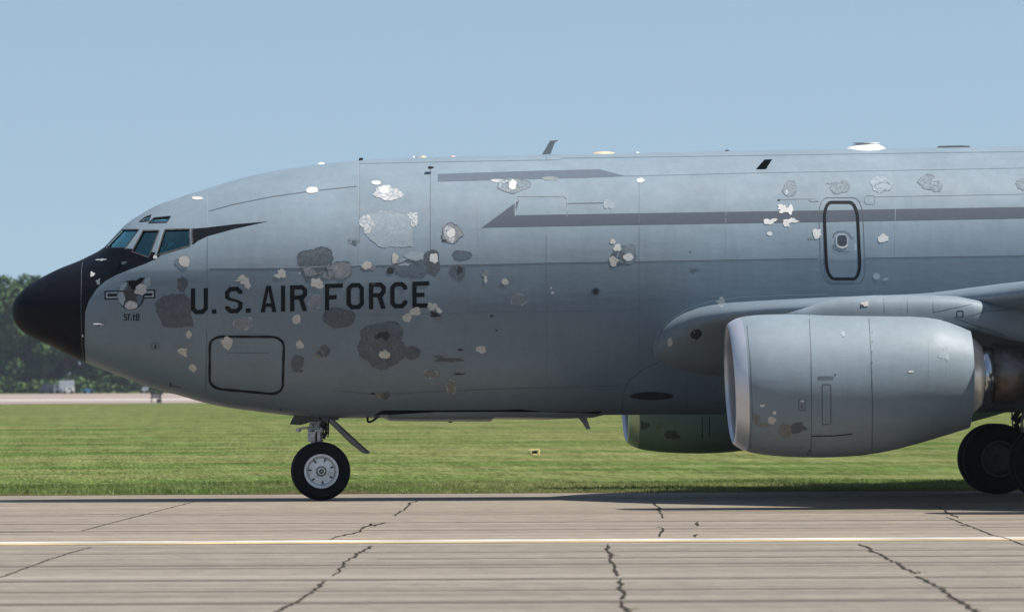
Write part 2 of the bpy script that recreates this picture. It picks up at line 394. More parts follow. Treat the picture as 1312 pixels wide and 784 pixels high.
# grass blades
n = N('grass_blades'); c = grass_colour(n)
c = n.mix(1.0, c, 1.75, 'MULTIPLY'); M['blade'] = n.set(c, .8, 0, .1)
tr_ = n.nd('ShaderNodeBsdfTranslucent'); n.l.new(c, tr_.inputs[0]); ms_ = n.nd('ShaderNodeMixShader'); ms_.inputs[0].default_value = .5
n.l.new(n.b.outputs[0], ms_.inputs[1]); n.l.new(tr_.outputs[0], ms_.inputs[2]); n.l.new(ms_.outputs[0], n.out.inputs[0])
def grass_mesh(name, cnt, x0, x1, ya, yb, hmin, hmax, wid, pw=1.0):
    x = rng.uniform(x0, x1, cnt); y = ya + (yb - ya) * rng.uniform(0, 1, cnt) ** pw
    y += (y < ya + .6) * rng.uniform(0, .35, cnt) + .22 * np.sin(x * 1.7) * (y < ya + .8) + .15 * np.sin(x * 5.3 + 1) * (y < ya + .8)
    patch = .75 + .35 * np.sin(x * .9 + np.sin(y * .7) * 2) * np.sin(y * .31 + x * .23)
    h = rng.uniform(hmin, hmax, cnt) * patch * np.clip((y - ya + .5) / 1.6, .45, 1); a = rng.uniform(-.5, .5, cnt); w = rng.uniform(.6, 1.3, cnt) * wid
    lx, ly = rng.normal(0, .9, cnt) * h, rng.normal(0, .9, cnt) * h
    V = np.empty((cnt, 3, 3), np.float32)
    V[:, 0] = np.stack([x - w * np.cos(a), y - w * np.sin(a), np.full(cnt, -.03)], 1)
    V[:, 1] = np.stack([x + w * np.cos(a), y + w * np.sin(a), np.full(cnt, -.03)], 1)
    V[:, 2] = np.stack([x + lx, y + ly, h - .03], 1)
    me = bpy.data.meshes.new(name); me.vertices.add(cnt * 3); me.vertices.foreach_set('co', V.ravel())
    me.loops.add(cnt * 3); me.loops.foreach_set('vertex_index', np.arange(cnt * 3, dtype=np.int32))
    me.polygons.add(cnt); me.polygons.foreach_set('loop_start', np.arange(0, cnt * 3, 3, dtype=np.int32))
    me.polygons.foreach_set('loop_total', np.full(cnt, 3, np.int32)); me.update(); me.validate()
    me.materials.append(M['blade']); o = bpy.data.objects.new(name, me); COL.objects.link(o); return o
tag(grass_mesh('grass', 200000, -14, 24, Y0 - .12, Y0 + 15, .03, .12, .009, 1.5), 'mown green grass with yellowish seed heads beside the runway', 'grass', kind='stuff')

# far taxiway
YF = 721 - 121.4
n = N('far_concrete')
c = n.ramp(n.noise(n.world((.01, .05, 1)), 1.0, 4, .6), [(.3, (.42, .36, .33)), (.7, (.52, .45, .42))])
c = n.mix(1.0, c, (.74, .74, .76), 'MULTIPLY'); c = n.mix(1.0, c, (.80, .74, .68), 'MULTIPLY'); M['farc'] = n.set(c, .9, 0, .2)
far = sheet('far_taxiway', -900, 900, YF, YF + 720, .004, M['farc'])
sheet('pale_strip', -900, 900, YF + 130, YF + 200, .02, plain('pale_strip', (.46, .42, .38), .8, sc=.05), far, kind=None)
# mowing / dirt, taxi light
p = on_ground(688, 583)
lt = empty('taxiway_light', p)
bxm = MB(); sc_ = (p.y - CAM.y) / FPX
def pl(x, y): q = unproj(x, y, p.y); return (q.x - p.x, q.z - p.z)
bxm.prism([pl(677.5, 576), pl(691, 574.8), pl(691.5, 577), pl(678, 578)], -.1, .1)
bxm.prism([pl(688.5, 576.5), pl(691.5, 576.5), pl(691.5, 583.5), pl(688.5, 583.5)], -.1, .1)
bxm.prism([pl(682, 581.5), pl(688.6, 581.3), pl(688.6, 583.5), pl(682, 583.8)], -.1, .1)
bxm.prism([pl(678.5, 577.5), pl(681, 577.5), pl(681.5, 581), pl(679.5, 581)], -.1, .1)
bevel(bxm.build('housing', plain('faded_yellow_paint', (.80, .62, .30), .6), lt), .01)
MB().prism([pl(681, 577.5), pl(688, 577.5), pl(688, 581), pl(681, 581)], -.02, .14).build('backing', M['darkmetal'], lt)
tag(lt, 'small yellow edge light housing standing alone in the grass', 'edge light')

# sign frame on far taxiway
sp_ = on_ground(200, 516); sg = empty('equipment_stand', sp_); k_ = (sp_.y - CAM.y) / FPX
fm = MB(); wv = 15 * k_ / 2; hh = 12 * k_
for sx in (-1, 1): fm.tube((sx * wv * .75, 0, 0), (sx * wv * .75, 0, hh), .06)
fm.box((0, 0, hh), (2.1 * wv, .1, .13)); fm.box((0, 0, hh * .55), (2 * wv, .1, .10)); fm.box((wv * .5, 0, hh * .2), (.5, .3, .4))
fm.tube((wv * .4, 0, hh * .5), (wv * 1.25, 0, hh * 1.15), .06)
fm.build('frame', M['darkmetal'], sg)
MB().box((0, .02, hh * .78), (1.7 * wv, .05, hh * .34)).build('panel', plain('grey_board', (.35, .35, .36), .6), sg)
tag(sg, 'dark framed equipment stand on the far taxiway beneath the nose', 'stand')

# ================================================================== TREES
n = N('leaf_foliage'); oi = n.nd('ShaderNodeObjectInfo')
c = n.ramp(n.noise(n.coord(), .22, 3, .6), [(.38, (.016, .040, .016)), (.5, (.040, .084, .030)), (.62, (.085, .142, .050))])
c = n.mix(1.0, c, n.ramp(oi.outputs['Random'], [(0, (.8, .85, .9)), (1, (1.2, 1.15, 1.0))]), 'MULTIPLY')
M['leaf'] = n.set(c, .8, 0, .08)
M['bark'] = plain('bark', (.09, .07, .055), .9)
def tree_meshes(seed, H=22.0, nleaf=5200, rx=5.4):
    r = np.random.default_rng(seed)
    lob = []
    for k in range(15):
        z = r.uniform(.16, .9) * H; s = math.sin(math.pi * min(z / H * .92, 1)) ** .55; a = r.uniform(0, 6.28); rr = r.uniform(.15, .8) * rx * s
        lob.append((rr * math.cos(a), rr * math.sin(a), z, r.uniform(1.7, 3.1) * (.7 + .4 * s)))
    lob.append((0, 0, H * .88, 2.2)); lob.append((0, 0, H * .55, 3.6))
    L = np.array(lob); wts = L[:, 3] ** 2; idx = r.choice(len(L), nleaf, p=wts / wts.sum())
    d = r.normal(size=(nleaf, 3)); d /= np.linalg.norm(d, axis=1)[:, None]
    rad = L[idx, 3] * r.uniform(.55, 1.05, nleaf) ** .7; P = L[idx, :3] + d * rad[:, None] * np.array([1, 1, .8])
    nn = d + r.normal(0, .5, (nleaf, 3)); nn /= np.linalg.norm(nn, axis=1)[:, None]
    t = np.cross(nn, r.normal(size=(nleaf, 3))); t /= np.linalg.norm(t, axis=1)[:, None]; b = np.cross(nn, t)
    s = r.uniform(.22, .5, nleaf)[:, None]
    V = np.stack([P - t * s, P - b * s * .8, P + t * s, P + b * s * .8], 1).reshape(-1, 3)
    F = [(4 * i, 4 * i + 1, 4 * i + 2, 4 * i + 3) for i in range(nleaf)]
    mc = bpy.data.meshes.new('crown'); mc.from_pydata(V.tolist(), [], F); mc.materials.append(M['leaf'])
    tb = MB(); tb.tube((0, 0, -.3), (0, 0, H * .35), .42, .3, 9); tb.tube((0, 0, H * .35), (.2, .1, H * .85), .3, .08, 8)
    for (x, y, z, q) in lob[:9]: tb.tube((0, 0, max(z - 4, H * .15)), (x, y, z), .15, .04, 6)
    o = tb.build('trunk', M['bark']); mt = o.data; bpy.data.objects.remove(o)
    return mc, mt
protos = [tree_meshes(s, H=20 + (s % 3), rx=5 + (s % 2)) for s in range(5)]
def put_tree(x, y, sc, k, label, name='broadleaf_tree'):
    e = empty(name, (x, y, -.03)); e.scale = (sc, sc, sc); e.rotation_euler.z = k * 1.37
    for nm, me in zip(('crown', 'trunk'), protos[k % 5]):
        o = bpy.data.objects.new(nm, me); COL.objects.link(o); o.parent = e
    return tag(e, label, 'tree', 'trees in the wood behind the far taxiway')
YT = 1560 - 121.4
def tx(px, Y): return unproj(px, 500, Y).x
vis = [(6, 0, 352, 'tall broadleaf tree at the left edge of the picture'), (33, 6, 350, 'tallest rounded tree, its top just left of the black nose tip'),
       (57, 2, 356, 'broadleaf tree whose crown meets the top of the black nose'), (-20, 8, 365, 'tree cut off by the left picture edge'),
       (85, 10, 372, 'tree mostly hidden behind the black nose, above the grey shed'), (112, 4, 380, 'tree hidden behind the nose, above the blue car'),
       (138, 12, 378, 'tree seen below the nose between the blue car and the white van'), (165, 3, 385, 'tree seen below the nose, above the white van')]
for i, (px, dy, topy, lab) in enumerate(vis):
    Hh = (492 - topy) / FPX * (YT + dy + 121.4) + 1.95
    put_tree(tx(px, YT + dy), YT + dy, Hh / (20 + (i % 5) % 3) / .97, i, lab)
xs0 = tx(190, YT)
for k in range(26):
    put_tree(xs0 + k * 7.5 + random.uniform(-1.5, 1.5), YT + random.uniform(-3, 10), random.uniform(.75, 1.05), k, 'broadleaf tree of the wood line hidden behind the aircraft')
for k in range(12):
    put_tree(tx(-45, YT) - k * 7.5, YT + random.uniform(-3, 10), random.uniform(.9, 1.1), k + 2, 'broadleaf tree of the wood line beyond the left picture edge')
# low understorey + wood mass behind
def bush_mass(name, x0, x1, y, h, cnt, label, seed, sz=(.3, .7), depth=6):
    r = np.random.default_rng(seed); P = np.stack([r.uniform(x0, x1, cnt), r.uniform(y, y + depth, cnt), r.uniform(0, 1, cnt) ** .8 * h], 1)
    P[:, 2] *= .55 + .45 * np.abs(np.sin(P[:, 0] * .21) * np.sin(P[:, 0] * .083 + 1)) + .1 * np.sin(P[:, 0] * .9)
    nn = r.normal(size=(cnt, 3)); nn /= np.linalg.norm(nn, axis=1)[:, None]; t = np.cross(nn, r.normal(size=(cnt, 3))); t /= np.linalg.norm(t, axis=1)[:, None]; b = np.cross(nn, t)
    s = r.uniform(*sz, cnt)[:, None]; V = np.stack([P - t * s, P - b * s, P + t * s, P + b * s], 1).reshape(-1, 3)
    o = mk(name, V.tolist(), [(4 * i, 4 * i + 1, 4 * i + 2, 4 * i + 3) for i in range(cnt)], M['leaf'])
    return tag(o, label, 'bushes', kind='stuff')
bush_mass('bushes', -130, 160, YT - 9, 4.6, 14000, 'low bushes along the foot of the trees', 3, (.2, .55))
bush_mass('wood_mass', -150, 180, YT + 16, 17, 26000, 'dense dark wood behind the front row of trees', 5, (.6, 1.2), 14)

# ================================================================== FAR VEHICLES
YV = 1450 - 121.4
def vehicle(px, wpx, hpx, col, kind, label, cat, Y=YV):
    k = (Y + 121.4) / FPX; L, H = wpx * k, hpx * k; x = unproj(px, 500, Y).x
    e = empty({'van': 'parked_van', 'car': 'parked_car', 'truck': 'box_truck'}[kind], (x, Y, .004)); bm_ = plain('car_paint', col, .35); wn_ = M['inner']; wd = 1.8; r = .33
    if kind == 'car': prof = [(-.5, .2), (.5, .2), (.5, .55), (.3, .62), (.16, 1), (-.25, 1), (-.42, .62), (-.5, .58)]
    elif kind == 'van': prof = [(-.5, .15), (.5, .15), (.5, .98), (-.26, 1), (-.4, .62), (-.5, .55)]
    else: prof = [(-.5, .12), (.5, .12), (.5, .3), (-.24, .3), (-.24, .72), (-.42, .72), (-.5, .45)]
    bevel(MB().prism([(a * L, b * H) for a, b in prof], -wd / 2, wd / 2).build('body', bm_, e), .06)
    if kind == 'truck': bevel(MB().box((.13 * L, 0, .66 * H), (.72 * L, 2.2, .68 * H)).build('cargo_box', plain('box_panel', (.5, .53, .6), .5), e), .03)
    wx = {'car': [(-.3, .04), (.04, .28)], 'van': [(-.36, -.2), (-.12, .4)], 'truck': [(-.44, -.28)]}[kind]
    for (a, b) in wx:
        z0, z1 = (.66, .93) if kind != 'truck' else (.45, .66)
        MB().box(((a + b) / 2 * L, 0, (z0 + z1) / 2 * H), ((b - a) * L * .75, wd + .02, (z1 - z0) * H * .8)).build('side_window', wn_, e)
    for a in (-.31, .31):
        for s in (-1, 1): MB().lathe([(-.1, 0), (-.1, r * .9), (-.06, r), (.06, r), (.1, r * .9), (.1, 0)], (a * L, s * wd / 2, r), n=16).build('wheel', M['tyre'], e)
    return tag(e, label, cat)
vehicle(82, 27, 17, (.35, .38, .46), 'truck', 'grey blue box truck parked before the trees', 'truck')
vehicle(60, 18, 12, (.03, .045, .08), 'van', 'dark blue van parked left of the box truck', 'van')
vehicle(87.5, 15, 8.5, (.75, .73, .68), 'van', 'white van parked in front of the box truck', 'van', YV - 8)
vehicle(113, 15, 6, (.08, .32, .62), 'car', 'bright blue car parked below the black nose', 'car')
vehicle(185, 9, 8, (.6, .66, .72), 'van', 'small pale van just above the equipment stand', 'van')

# ================================================================== AIRCRAFT
AC = empty('tanker_aircraft', (0, 0, 0))
tag(AC, 'large grey four engined military tanker aircraft with black nose on the runway', 'aircraft')
TOP = [(15.5,398),(16.6,388.7),(23,378.5),(33,368),(51,356.8),(76.5,344),(102,333.8),(120,325),(131,319),(143,306.5),(154.3,294.5),(160.7,287.8),(170,281),(180,275),(196,265.5),(230,253),(265,242),(300,231),(342,221),(384,214),(426,209),(460,206),(492,203.5),(560,201.5),(624,200),(703,198),(800,196.5),(900,194.5),(1010,192),(1160,190),(1312,188)]
BOT = [(15.5,398),(17.3,409),(23,419),(38,430.8),(64,442.5),(89,455),(110,464.5),(140,476.7),(166,487),(194,497),(230,506.5),(263,516),(296,522.7),(329,527),(363,531.2),(385,533.5),(420,535.5),(500,535.5),(640,535),(700,533.5),(780,531.5),(930,531),(1312,528)]
MIDL = [(15.5,398),(40,397),(110,391),(200,368),(300,352),(450,345),(600,341.5),(1312,328.5)]
WID = [(15.5,0),(18,.17),(23,.29),(33,.43),(51,.60),(76,.76),(110,.94),(150,1.17),(200,1.40),(250,1.57),(300,1.69),(350,1.77),(400,1.81),(460,1.83),(1312,1.83)]
XT = unproj(15.5, 398, 0).x
def uz(x): return math.sqrt(max(x - XT, 0))
def conv(L): P = [unproj(x, y, 0) for x, y in L]; return [(uz(q.x), q.z) for q in P]
ct, cb, cm_ = conv(TOP), conv(BOT), conv(MIDL)
AFT = [(14, None), (22, None), (30, None), (34, None)]
zt_e, zb_e, zm_e = ct[-1][1], cb[-1][1], cm_[-1][1]
ct += [(uz(16), zt_e + .03), (uz(26), zt_e - .05), (uz(32), zt_e - .5)]; cb += [(uz(14), zb_e + .02), (uz(18), zb_e + .35), (uz(32), zt_e - 1.4)]; cm_ += [(uz(14), zm_e), (uz(32), zt_e - .95)]
cw = [(uz(unproj(x, 398, 0).x), w) for x, w in WID] + [(uz(15), 1.82), (uz(22), 1.45), (uz(32), .35)]
fT, fB, fM, fW = [pchip(*zip(*q)) for q in (ct, cb, cm_, cw)]
US = [0.0, .03, .07, .12, .18] + list(np.arange(.25, 1.9, .045)) + list(np.arange(1.9, uz(32), .06)) + [uz(32)]
NS = 96; V = []
for u in US:
    x = XT + u * u; T, B, Mz, Wd = fT(u), fB(u), fM(u), max(fW(u), .004)
    T = max(T, Mz + .003); B = min(B, Mz - .003)
    for k in range(NS):
        a = 2 * math.pi * k / NS; cs, sn = math.cos(a), math.sin(a); e = 1.0
        hh = (T - Mz) if sn > 0 else (Mz - B)
        if sn < 0:
            e = 2 / (2 + .18 * min(1, u / 2)); cs = math.copysign(abs(cs) ** e, cs); sn = -abs(sn) ** e
        V.append((x, Wd * cs, Mz + hh * sn))
F = []
for i in range(len(US) - 1):
    for k in range(NS): F.append((i * NS + k, (i + 1) * NS + k, (i + 1) * NS + (k + 1) % NS, i * NS + (k + 1) % NS))
F.append(tuple(range(NS))); F.append(tuple(range((len(US) - 1) * NS, len(US) * NS))[::-1])
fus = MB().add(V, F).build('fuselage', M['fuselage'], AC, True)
fbm = bmesh.new(); fbm.from_mesh(fus.data); BV = {'f': BVHTree.FromBMesh(fbm)}; fbm.free()
def hit(px, py, s='f', off=0.0):
    h = BV[s].ray_cast(CAM, ray(px, py))
    if h[0] is None: return None
    nrm = h[1] if h[1].dot(ray(px, py)) < 0 else -h[1]
    return h[0] + nrm * off
def inside(p, poly):
    c = False; n_ = len(poly)
    for i in range(n_):
        x1, y1 = poly[i]; x2, y2 = poly[i - 1]
        if (y1 > p[1]) != (y2 > p[1]) and p[0] < (x2 - x1) * (p[1] - y1) / (y2 - y1) + x1: c = not c
    return c
def densify(poly, st=5):
    out = []
    for i in range(len(poly)):
        a, b = poly[i], poly[(i + 1) % len(poly)]; L = math.hypot(b[0] - a[0], b[1] - a[1]); k_ = max(1, int(math.ceil(L / st)))
        out += [(a[0] + (b[0] - a[0]) * k / k_, a[1] + (b[1] - a[1]) * k / k_) for k in range(k_)]
    return out
def decal(name, loops, mat, off=.004, s='f', parent=None, st=5, smooth=True):
    dl = [densify(l, st) for l in loops]; pts = []; ed = []
    for l in dl:
        b = len(pts); pts += l; ed += [(b + i, b + (i + 1) % len(l)) for i in range(len(l))]
    xs = [p[0] for p in pts]; ys = [p[1] for p in pts]
    gx = np.arange(min(xs) + st / 2, max(xs), st); gy = np.arange(min(ys) + st / 2, max(ys), st)
    for x in gx:
        for y in gy: pts.append((x + .01, y + .013))
    vo, eo, fo, *_ = delaunay_2d_cdt([Vector(p) for p in pts], ed, [], 0, 1e-4)
    VV = []; ok = []
    for q in vo:
        h = hit(q.x, q.y, s, off); ok.append(h is not None); VV.append(h or Vector())
    FF = []
    for f in fo:
        if not all(ok[i] for i in f): continue
        cx_ = sum(vo[i].x for i in f) / 3; cy_ = sum(vo[i].y for i in f) / 3
        if sum(inside((cx_, cy_), l) for l in dl) % 2:
            a_, b_, c_ = (VV[i] for i in f)
            FF.append(tuple(f) if (b_ - a_).cross(c_ - a_).dot(CAM - a_) > 0 else tuple(f)[::-1])
    used = sorted({i for f in FF for i in f}); mp = {a: b for b, a in enumerate(used)}
    o = mk(name, [VV[i] for i in used], [tuple(mp[i] for i in f) for f in FF], mat, parent or fus, smooth)
    return o
def ribbon(name, pts, w, mat, closed=False, off=.0028, s='f', parent=None, st=5, wf=None):
    P = densify(pts, st) if closed else densify(pts + [pts[-1]], st)[:]
    if not closed:
        P = []
        for a, b in zip(pts[:-1], pts[1:]):
            L = math.hypot(b[0] - a[0], b[1] - a[1]); k_ = max(1, int(math.ceil(L / st))); P += [(a[0] + (b[0] - a[0]) * k / k_, a[1] + (b[1] - a[1]) * k / k_) for k in range(k_)]
        P.append(pts[-1])
    n_ = len(P); VV = []; good = []
    for i in range(n_):
        a = P[i - 1] if (closed or i) else P[0]; b = P[(i + 1) % n_] if (closed or i < n_ - 1) else P[-1]
        dx, dy = b[0] - a[0], b[1] - a[1]; L = math.hypot(dx, dy) or 1; nx, ny = -dy / L, dx / L; ww = w * (wf(i / n_) if wf else 1) / 2
        A = hit(P[i][0] + nx * ww, P[i][1] + ny * ww, s, off); B = hit(P[i][0] - nx * ww, P[i][1] - ny * ww, s, off)
        good.append(A is not None and B is not None); VV += [A or Vector(), B or Vector()]
    FF = []
    for i in range(n_ if closed else n_ - 1):
        j = (i + 1) % n_
        if good[i] and good[j]: FF.append((2 * i, 2 * j, 2 * j + 1, 2 * i + 1))
    us = sorted({i for f in FF for i in f}); mp = {a: b for b, a in enumerate(us)}
    return mk(name, [VV[i] for i in us], [tuple(mp[i] for i in f) for f in FF], mat, parent or fus, True)
def rrect(x0, y0, x1, y1, r, sk=(0, 0, 0, 0), n_=5):
    out = []
    for cx_, cy_, a0 in ((x1 - r, y0 + r, -90), (x1 - r, y1 - r, 0), (x0 + r, y1 - r, 90), (x0 + r, y0 + r, 180)):
        for k in range(n_ + 1):
            a = R(a0 + 90 * k / n_); out.append((cx_ + r * math.cos(a), cy_ + r * math.sin(a)))
    return out
def warp(poly, box, quad):
    x0, y0, x1, y1 = box; o = []
    for x, y in poly:
        u, v_ = (x - x0) / (x1 - x0), (y - y0) / (y1 - y0)
        tl, tr, br, bl = quad
        o.append(tuple((tl[i] * (1 - u) + tr[i] * u) * (1 - v_) + (bl[i] * (1 - u) + br[i] * u) * v_ for i in (0, 1)))
    return o

# ---------- cockpit openings
W1 = [(134.5, 318.2), (157, 294.6), (178.3, 294.2), (160.5, 317.5)]
W2 = [(183.6, 295.6), (204.2, 295.3), (190.6, 330), (169.5, 322.6)]
W3 = [(211.6, 294.3), (243, 293.6), (243.6, 314.8), (201, 327)]
E1 = [(178.5, 284.6), (186.2, 278.4), (194, 275.6), (191, 283)]
E2 = [(190.2, 286), (197.4, 279.4), (219, 277.3), (214, 285)]
cutm = bpy.data.materials.new('cut')
cutter = MB()
for Wp in (W1, W2, W3, E1, E2):
    xz = []
    for (x, y) in Wp:
        h = hit(x, y) or unproj(x, y, -.5); xz.append((h.x, h.z))
    cutter.prism(xz, -2.5, 2.5)
cutter = cutter.build('cutter', cutm)
fus.data.materials.append(cutm)
bo = fus.modifiers.new('cut', 'BOOLEAN'); bo.operation = 'DIFFERENCE'; bo.object = cutter; bo.solver = 'EXACT'; bo.use_self = False
bpy.context.view_layer.update()
dg = bpy.context.evaluated_depsgraph_get(); nm = bpy.data.meshes.new_from_object(fus.evaluated_get(dg))
fus.modifiers.clear(); bpy.data.objects.remove(cutter)
ci = [i for i, m_ in enumerate(nm.materials) if m_ and m_.name.startswith('cut')]
bm = bmesh.new(); bm.from_mesh(nm)
kill = [f for f in bm.faces if f.material_index in ci]
print('CUT faces', len(kill), 'of', len(bm.faces), [m_.name for m_ in nm.materials])
bmesh.ops.delete(bm, geom=kill, context='FACES'); bm.to_mesh(nm); bm.free(); fus.data = nm
while len(nm.materials) > 1: nm.materials.pop(index=len(nm.materials) - 1)
nm.polygons.foreach_set('use_smooth', [True] * len(nm.polygons))
def mirror_copy(o):
    c = o.copy(); c.data = o.data.copy(); COL.objects.link(c); c.parent = o.parent
    for v_ in c.data.vertices: v_.co.y *= -1
    c.data.flip_normals()
    return c
def sheetglass(name, poly, mat, lab=None):
    o = decal(name, [poly], mat, -.018, st=4)
    if lab: o['label'] = lab
    return o
for Wp, mt, lab in ((W1, 'glassf', 'pale teal front windshield pane'), (W2, 'glass', 'narrow slanted cockpit side pane'), (W3, 'glass', 'larger rear cockpit side pane'), (E1, 'glassf', 'small forward eyebrow pane'), (E2, 'glassf', 'long rear eyebrow pane')):
    big = [(x + (x - sum(q[0] for q in Wp) / 4) * .05, y + (y - sum(q[1] for q in Wp) / 4) * .05) for x, y in Wp]
    mirror_copy(sheetglass('cockpit_window', big, M[mt], lab))
    th = 1.1 if Wp in (W1, E1, E2) else 1.5
    mirror_copy(ribbon('window_frame', Wp, th, M['frame'] if Wp in (W2, W3) else M['darkmetal'], True, .006, st=4))
ribbon('window_pillar_trim', [(209, 295), (199.5, 327)], 2.0, M['seaml'], off=.007); ribbon('window_pillar_trim', [(246, 293), (247, 312)], 1.3, M['frame'], off=.008)
ribbon('wiper', [(133, 320.5), (158, 320)], 1.6, M['black'], off=.03); ribbon('wiper', [(126,321.5),(129,319.5)], 3, M['black'], off=.05); ribbon('wiper', [(140, 319.5), (146, 318)], 2.2, M['black'], off=.05)
# interior
def P3(px, py, Y): return unproj(px, py, Y)
for s in (-1, 1):
    q = P3(203, 332, s * .55)
    sm = MB(); sm.box(q + Vector((.15, 0, .25)), (.14, .48, .75)); sm.box(q + Vector((-.1, 0, 0)), (.5, .48, .12)); sm.box(q + Vector((.17, 0, .7)), (.1, .28, .2))
    bevel(sm.build('cockpit_seat', M['seatm'], AC), .04)
q = P3(172, 327, 0); bevel(MB().box(q, (.35, 1.9, .25)).build('instrument_panel', M['inner'], AC), .03)
q = P3(248, 322, 0); MB().box(q, (.05, 1.9, .95)).build('cockpit_bulkhead', M['inner'], AC)
q = P3(205, 338, 0); MB().box(q, (1.3, 2.2, .05)).build('cockpit_floor', M['inner'], AC)
q = P3(200, 290, 0); MB().box(q, (.7, .5, .08)).build('overhead_panel', M['inner'], AC)
MB().prism([(P3(x, y, 0).x, P3(x, y, 0).z) for x, y in ((183,291),(246,291),(246,330),(186,334),(168,324))], .62, .65).build('far_window_blocker', M['inner'], AC)  # added panel that blocks light from the far side windows
for poly, Y_ in (([(214.5,318),(216.5,310),(223.5,311.5),(218.5,316)], -1.0), ([(205,325),(206,317),(208.5,317),(207.5,326)], -1.05), ([(193.5,307),(195,306.4),(198.6,309),(197.6,310)], -.8), ([(173,321),(176.5,313),(179.8,309),(177.5,317),(176,322)], -.6)):
    pp = [(P3(x, y, Y_).x, P3(x, y, Y_).z) for x, y in poly]; MB().prism(pp, Y_, Y_ + .02).build('chart_page', M['paper'], AC)
pv_ = [P3(152, 313.5, -.15), P3(166.5, 314.5, -.55), P3(172, 298.5, -.5), P3(160, 298, -.1)]
mk('sun_visor', [p_ for p_ in pv_] + [p_ + Vector((.012, 0, -.004)) for p_ in pv_], [(0, 1, 2, 3), (7, 6, 5, 4), (0, 4, 5, 1), (1, 5, 6, 2), (2, 6, 7, 3), (3, 7, 4, 0)], plain('pale_teal_visor', (.55, .80, .80), .5), AC)
hb = MB(); q = P3(186, 322, -.75)
hb.lathe([(-.06, 0), (-.055, .03), (-.03, .055), (0, .065), (.03, .055), (.055, .03), (.06, 0)], q, n=14); hb.box(q + Vector((-.09, 0, 0)), (.1, .05, .03)); hb.tube(q + Vector((-.02, 0, -.05)), q + Vector((.02, 0, -.16)), .035, .05)
hb.build('teal_shape', plain('teal_shape_colour', (.10, .62, .58), .5, var=.5, sc=40), AC, True)  # teal shape of unknown kind behind the side pane

# ---------- stripes, seams
for poly, mt, lab in (([(617.5,291.8),(665,256.5),(660,276),(780,274),(1055,269.7),(1420,263.5),(1420,278.2),(1055,284.6),(780,288.9)], 'stripe', 'long dark grey cheat stripe'),
                 ([(561,223.2),(690,219),(768,217.2),(802,226),(770,227.6),(561,233)], 'stripe2', 'short blue grey upper stripe'),
                 ([(245.8,293.3),(266,291.6),(300,287.5),(343,284),(300,293.5),(266,302.8),(253,309),(248.5,313),(246.2,313)], 'stripe', 'black wedge stripe behind cockpit window')):
    o = decal('stripe', [poly], M[mt] if lab[0] != 'b' else M['black'], .0024, st=6); o['label'] = lab
def seam(pts, w=.9, mt='seam', **k): return ribbon('panel_seam', pts, w, M[mt], **k)
seam([(265.5,243),(265.5,290)], .8, 'seaml'); seam([(265.8,304),(264.5,515)], .7, 'seamf')
seam([(267,271),(300,262),(350,252),(400,245),(457,239)], 1.0)
seam([(268,345.5),(380,345),(460,341),(545,341),(700,337.5),(900,334),(1048,331.5)], 1.1); seam([(1108,331),(1312,328)], 1.1)
seam([(265,342.7),(400,342),(480,338.8),(545,338)], .8, 'seaml')
seam([(459.7,207),(459.7,340)], .8, 'seaml'); seam([(460.8,207),(460.8,310)], .5, 'seamf')
seam([(551.5,213),(551.5,320)], .9, 'seamf'); seam([(613.5,258),(613.5,338)], .6, 'seaml'); seam([(819,230),(819,520)], .5, 'seamf')
seam([(460,210),(600,207),(718,205),(720,203),(900,200.5),(1100,197.5),(1312,194.5)], .7, 'seamf')
seam([(800,226),(960,222),(1100,219.5),(1312,215.5)], .7, 'seamf'); seam([(1120,252.5),(1312,249)], .7, 'seamf'); seam([(1000,256),(1045,255)], .5)
seam([(460,403),(560,402),(620,400),(820,397.5)], .8, 'seamf'); seam([(430,500),(480,505),(640,498),(790,494)], .6)
seam([(700,200),(700,206)], .6); seam([(660,277),(660,254),(726.5,253),(726.5,277)], 1.1, 'seaml'); seam([(662,252.5),(722,252),(726,255),(727,277)], .6)
seam([(727,261),(780,260)], 1.2); seam([(930,200),(930,330)], .4, 'seaml'); seam([(1140,190),(1140,250)], .5, 'seaml'); seam([(700,300),(700,520)], .4, 'seamf')
seam([(124,326),(105.5,340),(104.5,400),(105.5,462)], .7, 'antg') if False else ribbon('radome_joint', [(106.5,333),(104.5,345),(103.8,400),(105,440),(107,462)], .7, M['edge_dark'], off=.003)
seam([(1147,262),(1147,330)], .5, 'seaml')
seam([(797,528),(798,505),(806,487),(822,474),(845,463),(870,455)], .9); seam([(880,480),(880,528)], .5)
# ---------- doors and hatches
dq = [(1055.5,259.5),(1098,259.5),(1102.5,357.5),(1059.5,357.5)]
bx_ = (0, 0, 100, 100)
d_ = decal('crew_door', [warp(rrect(2, 1, 98, 99, 17), bx_, dq)], M['paint'], .0015, st=8)
d_.data.materials[0] = M['fuselage']
ribbon('door_outline', warp(rrect(0, 0, 100, 100, 22), bx_, dq), 3.9, M['doorline'], True, .006, st=3)
ribbon('door_seam', warp(rrect(-16, -6, 116, 106, 24), bx_, dq), .6, M['seam'], True, .005, st=4)
ribbon('door_window_frame', rrect(1071.5, 300.5, 1086, 316.8, 5), 2.2, M['B'], True, .010, st=3)
decal('door_window', [rrect(1072, 301, 1085.6, 316.2, 4.6)], plain('dim_window_pane', (.055, .060, .070), .12), .007, st=4)
ribbon('window_blind_edge', [(1072.5,313.5),(1074,316),(1079,317.6),(1084,316),(1086,313)], 2.2, M['L'], off=.012, st=2)
ribbon('panel_seam', [(1067,305),(1069,299),(1075,296.5),(1083,296.5),(1088,300),(1091,304.5),(1094,305)], .9, M['seam'], off=.008, st=3)
ribbon('panel_seam', [(1067,313),(1069,320),(1075,323),(1088,323)], .9, M['seam'], off=.008, st=3)
hq = [(269,431),(364,431.5),(362,505.5),(268.5,497)]
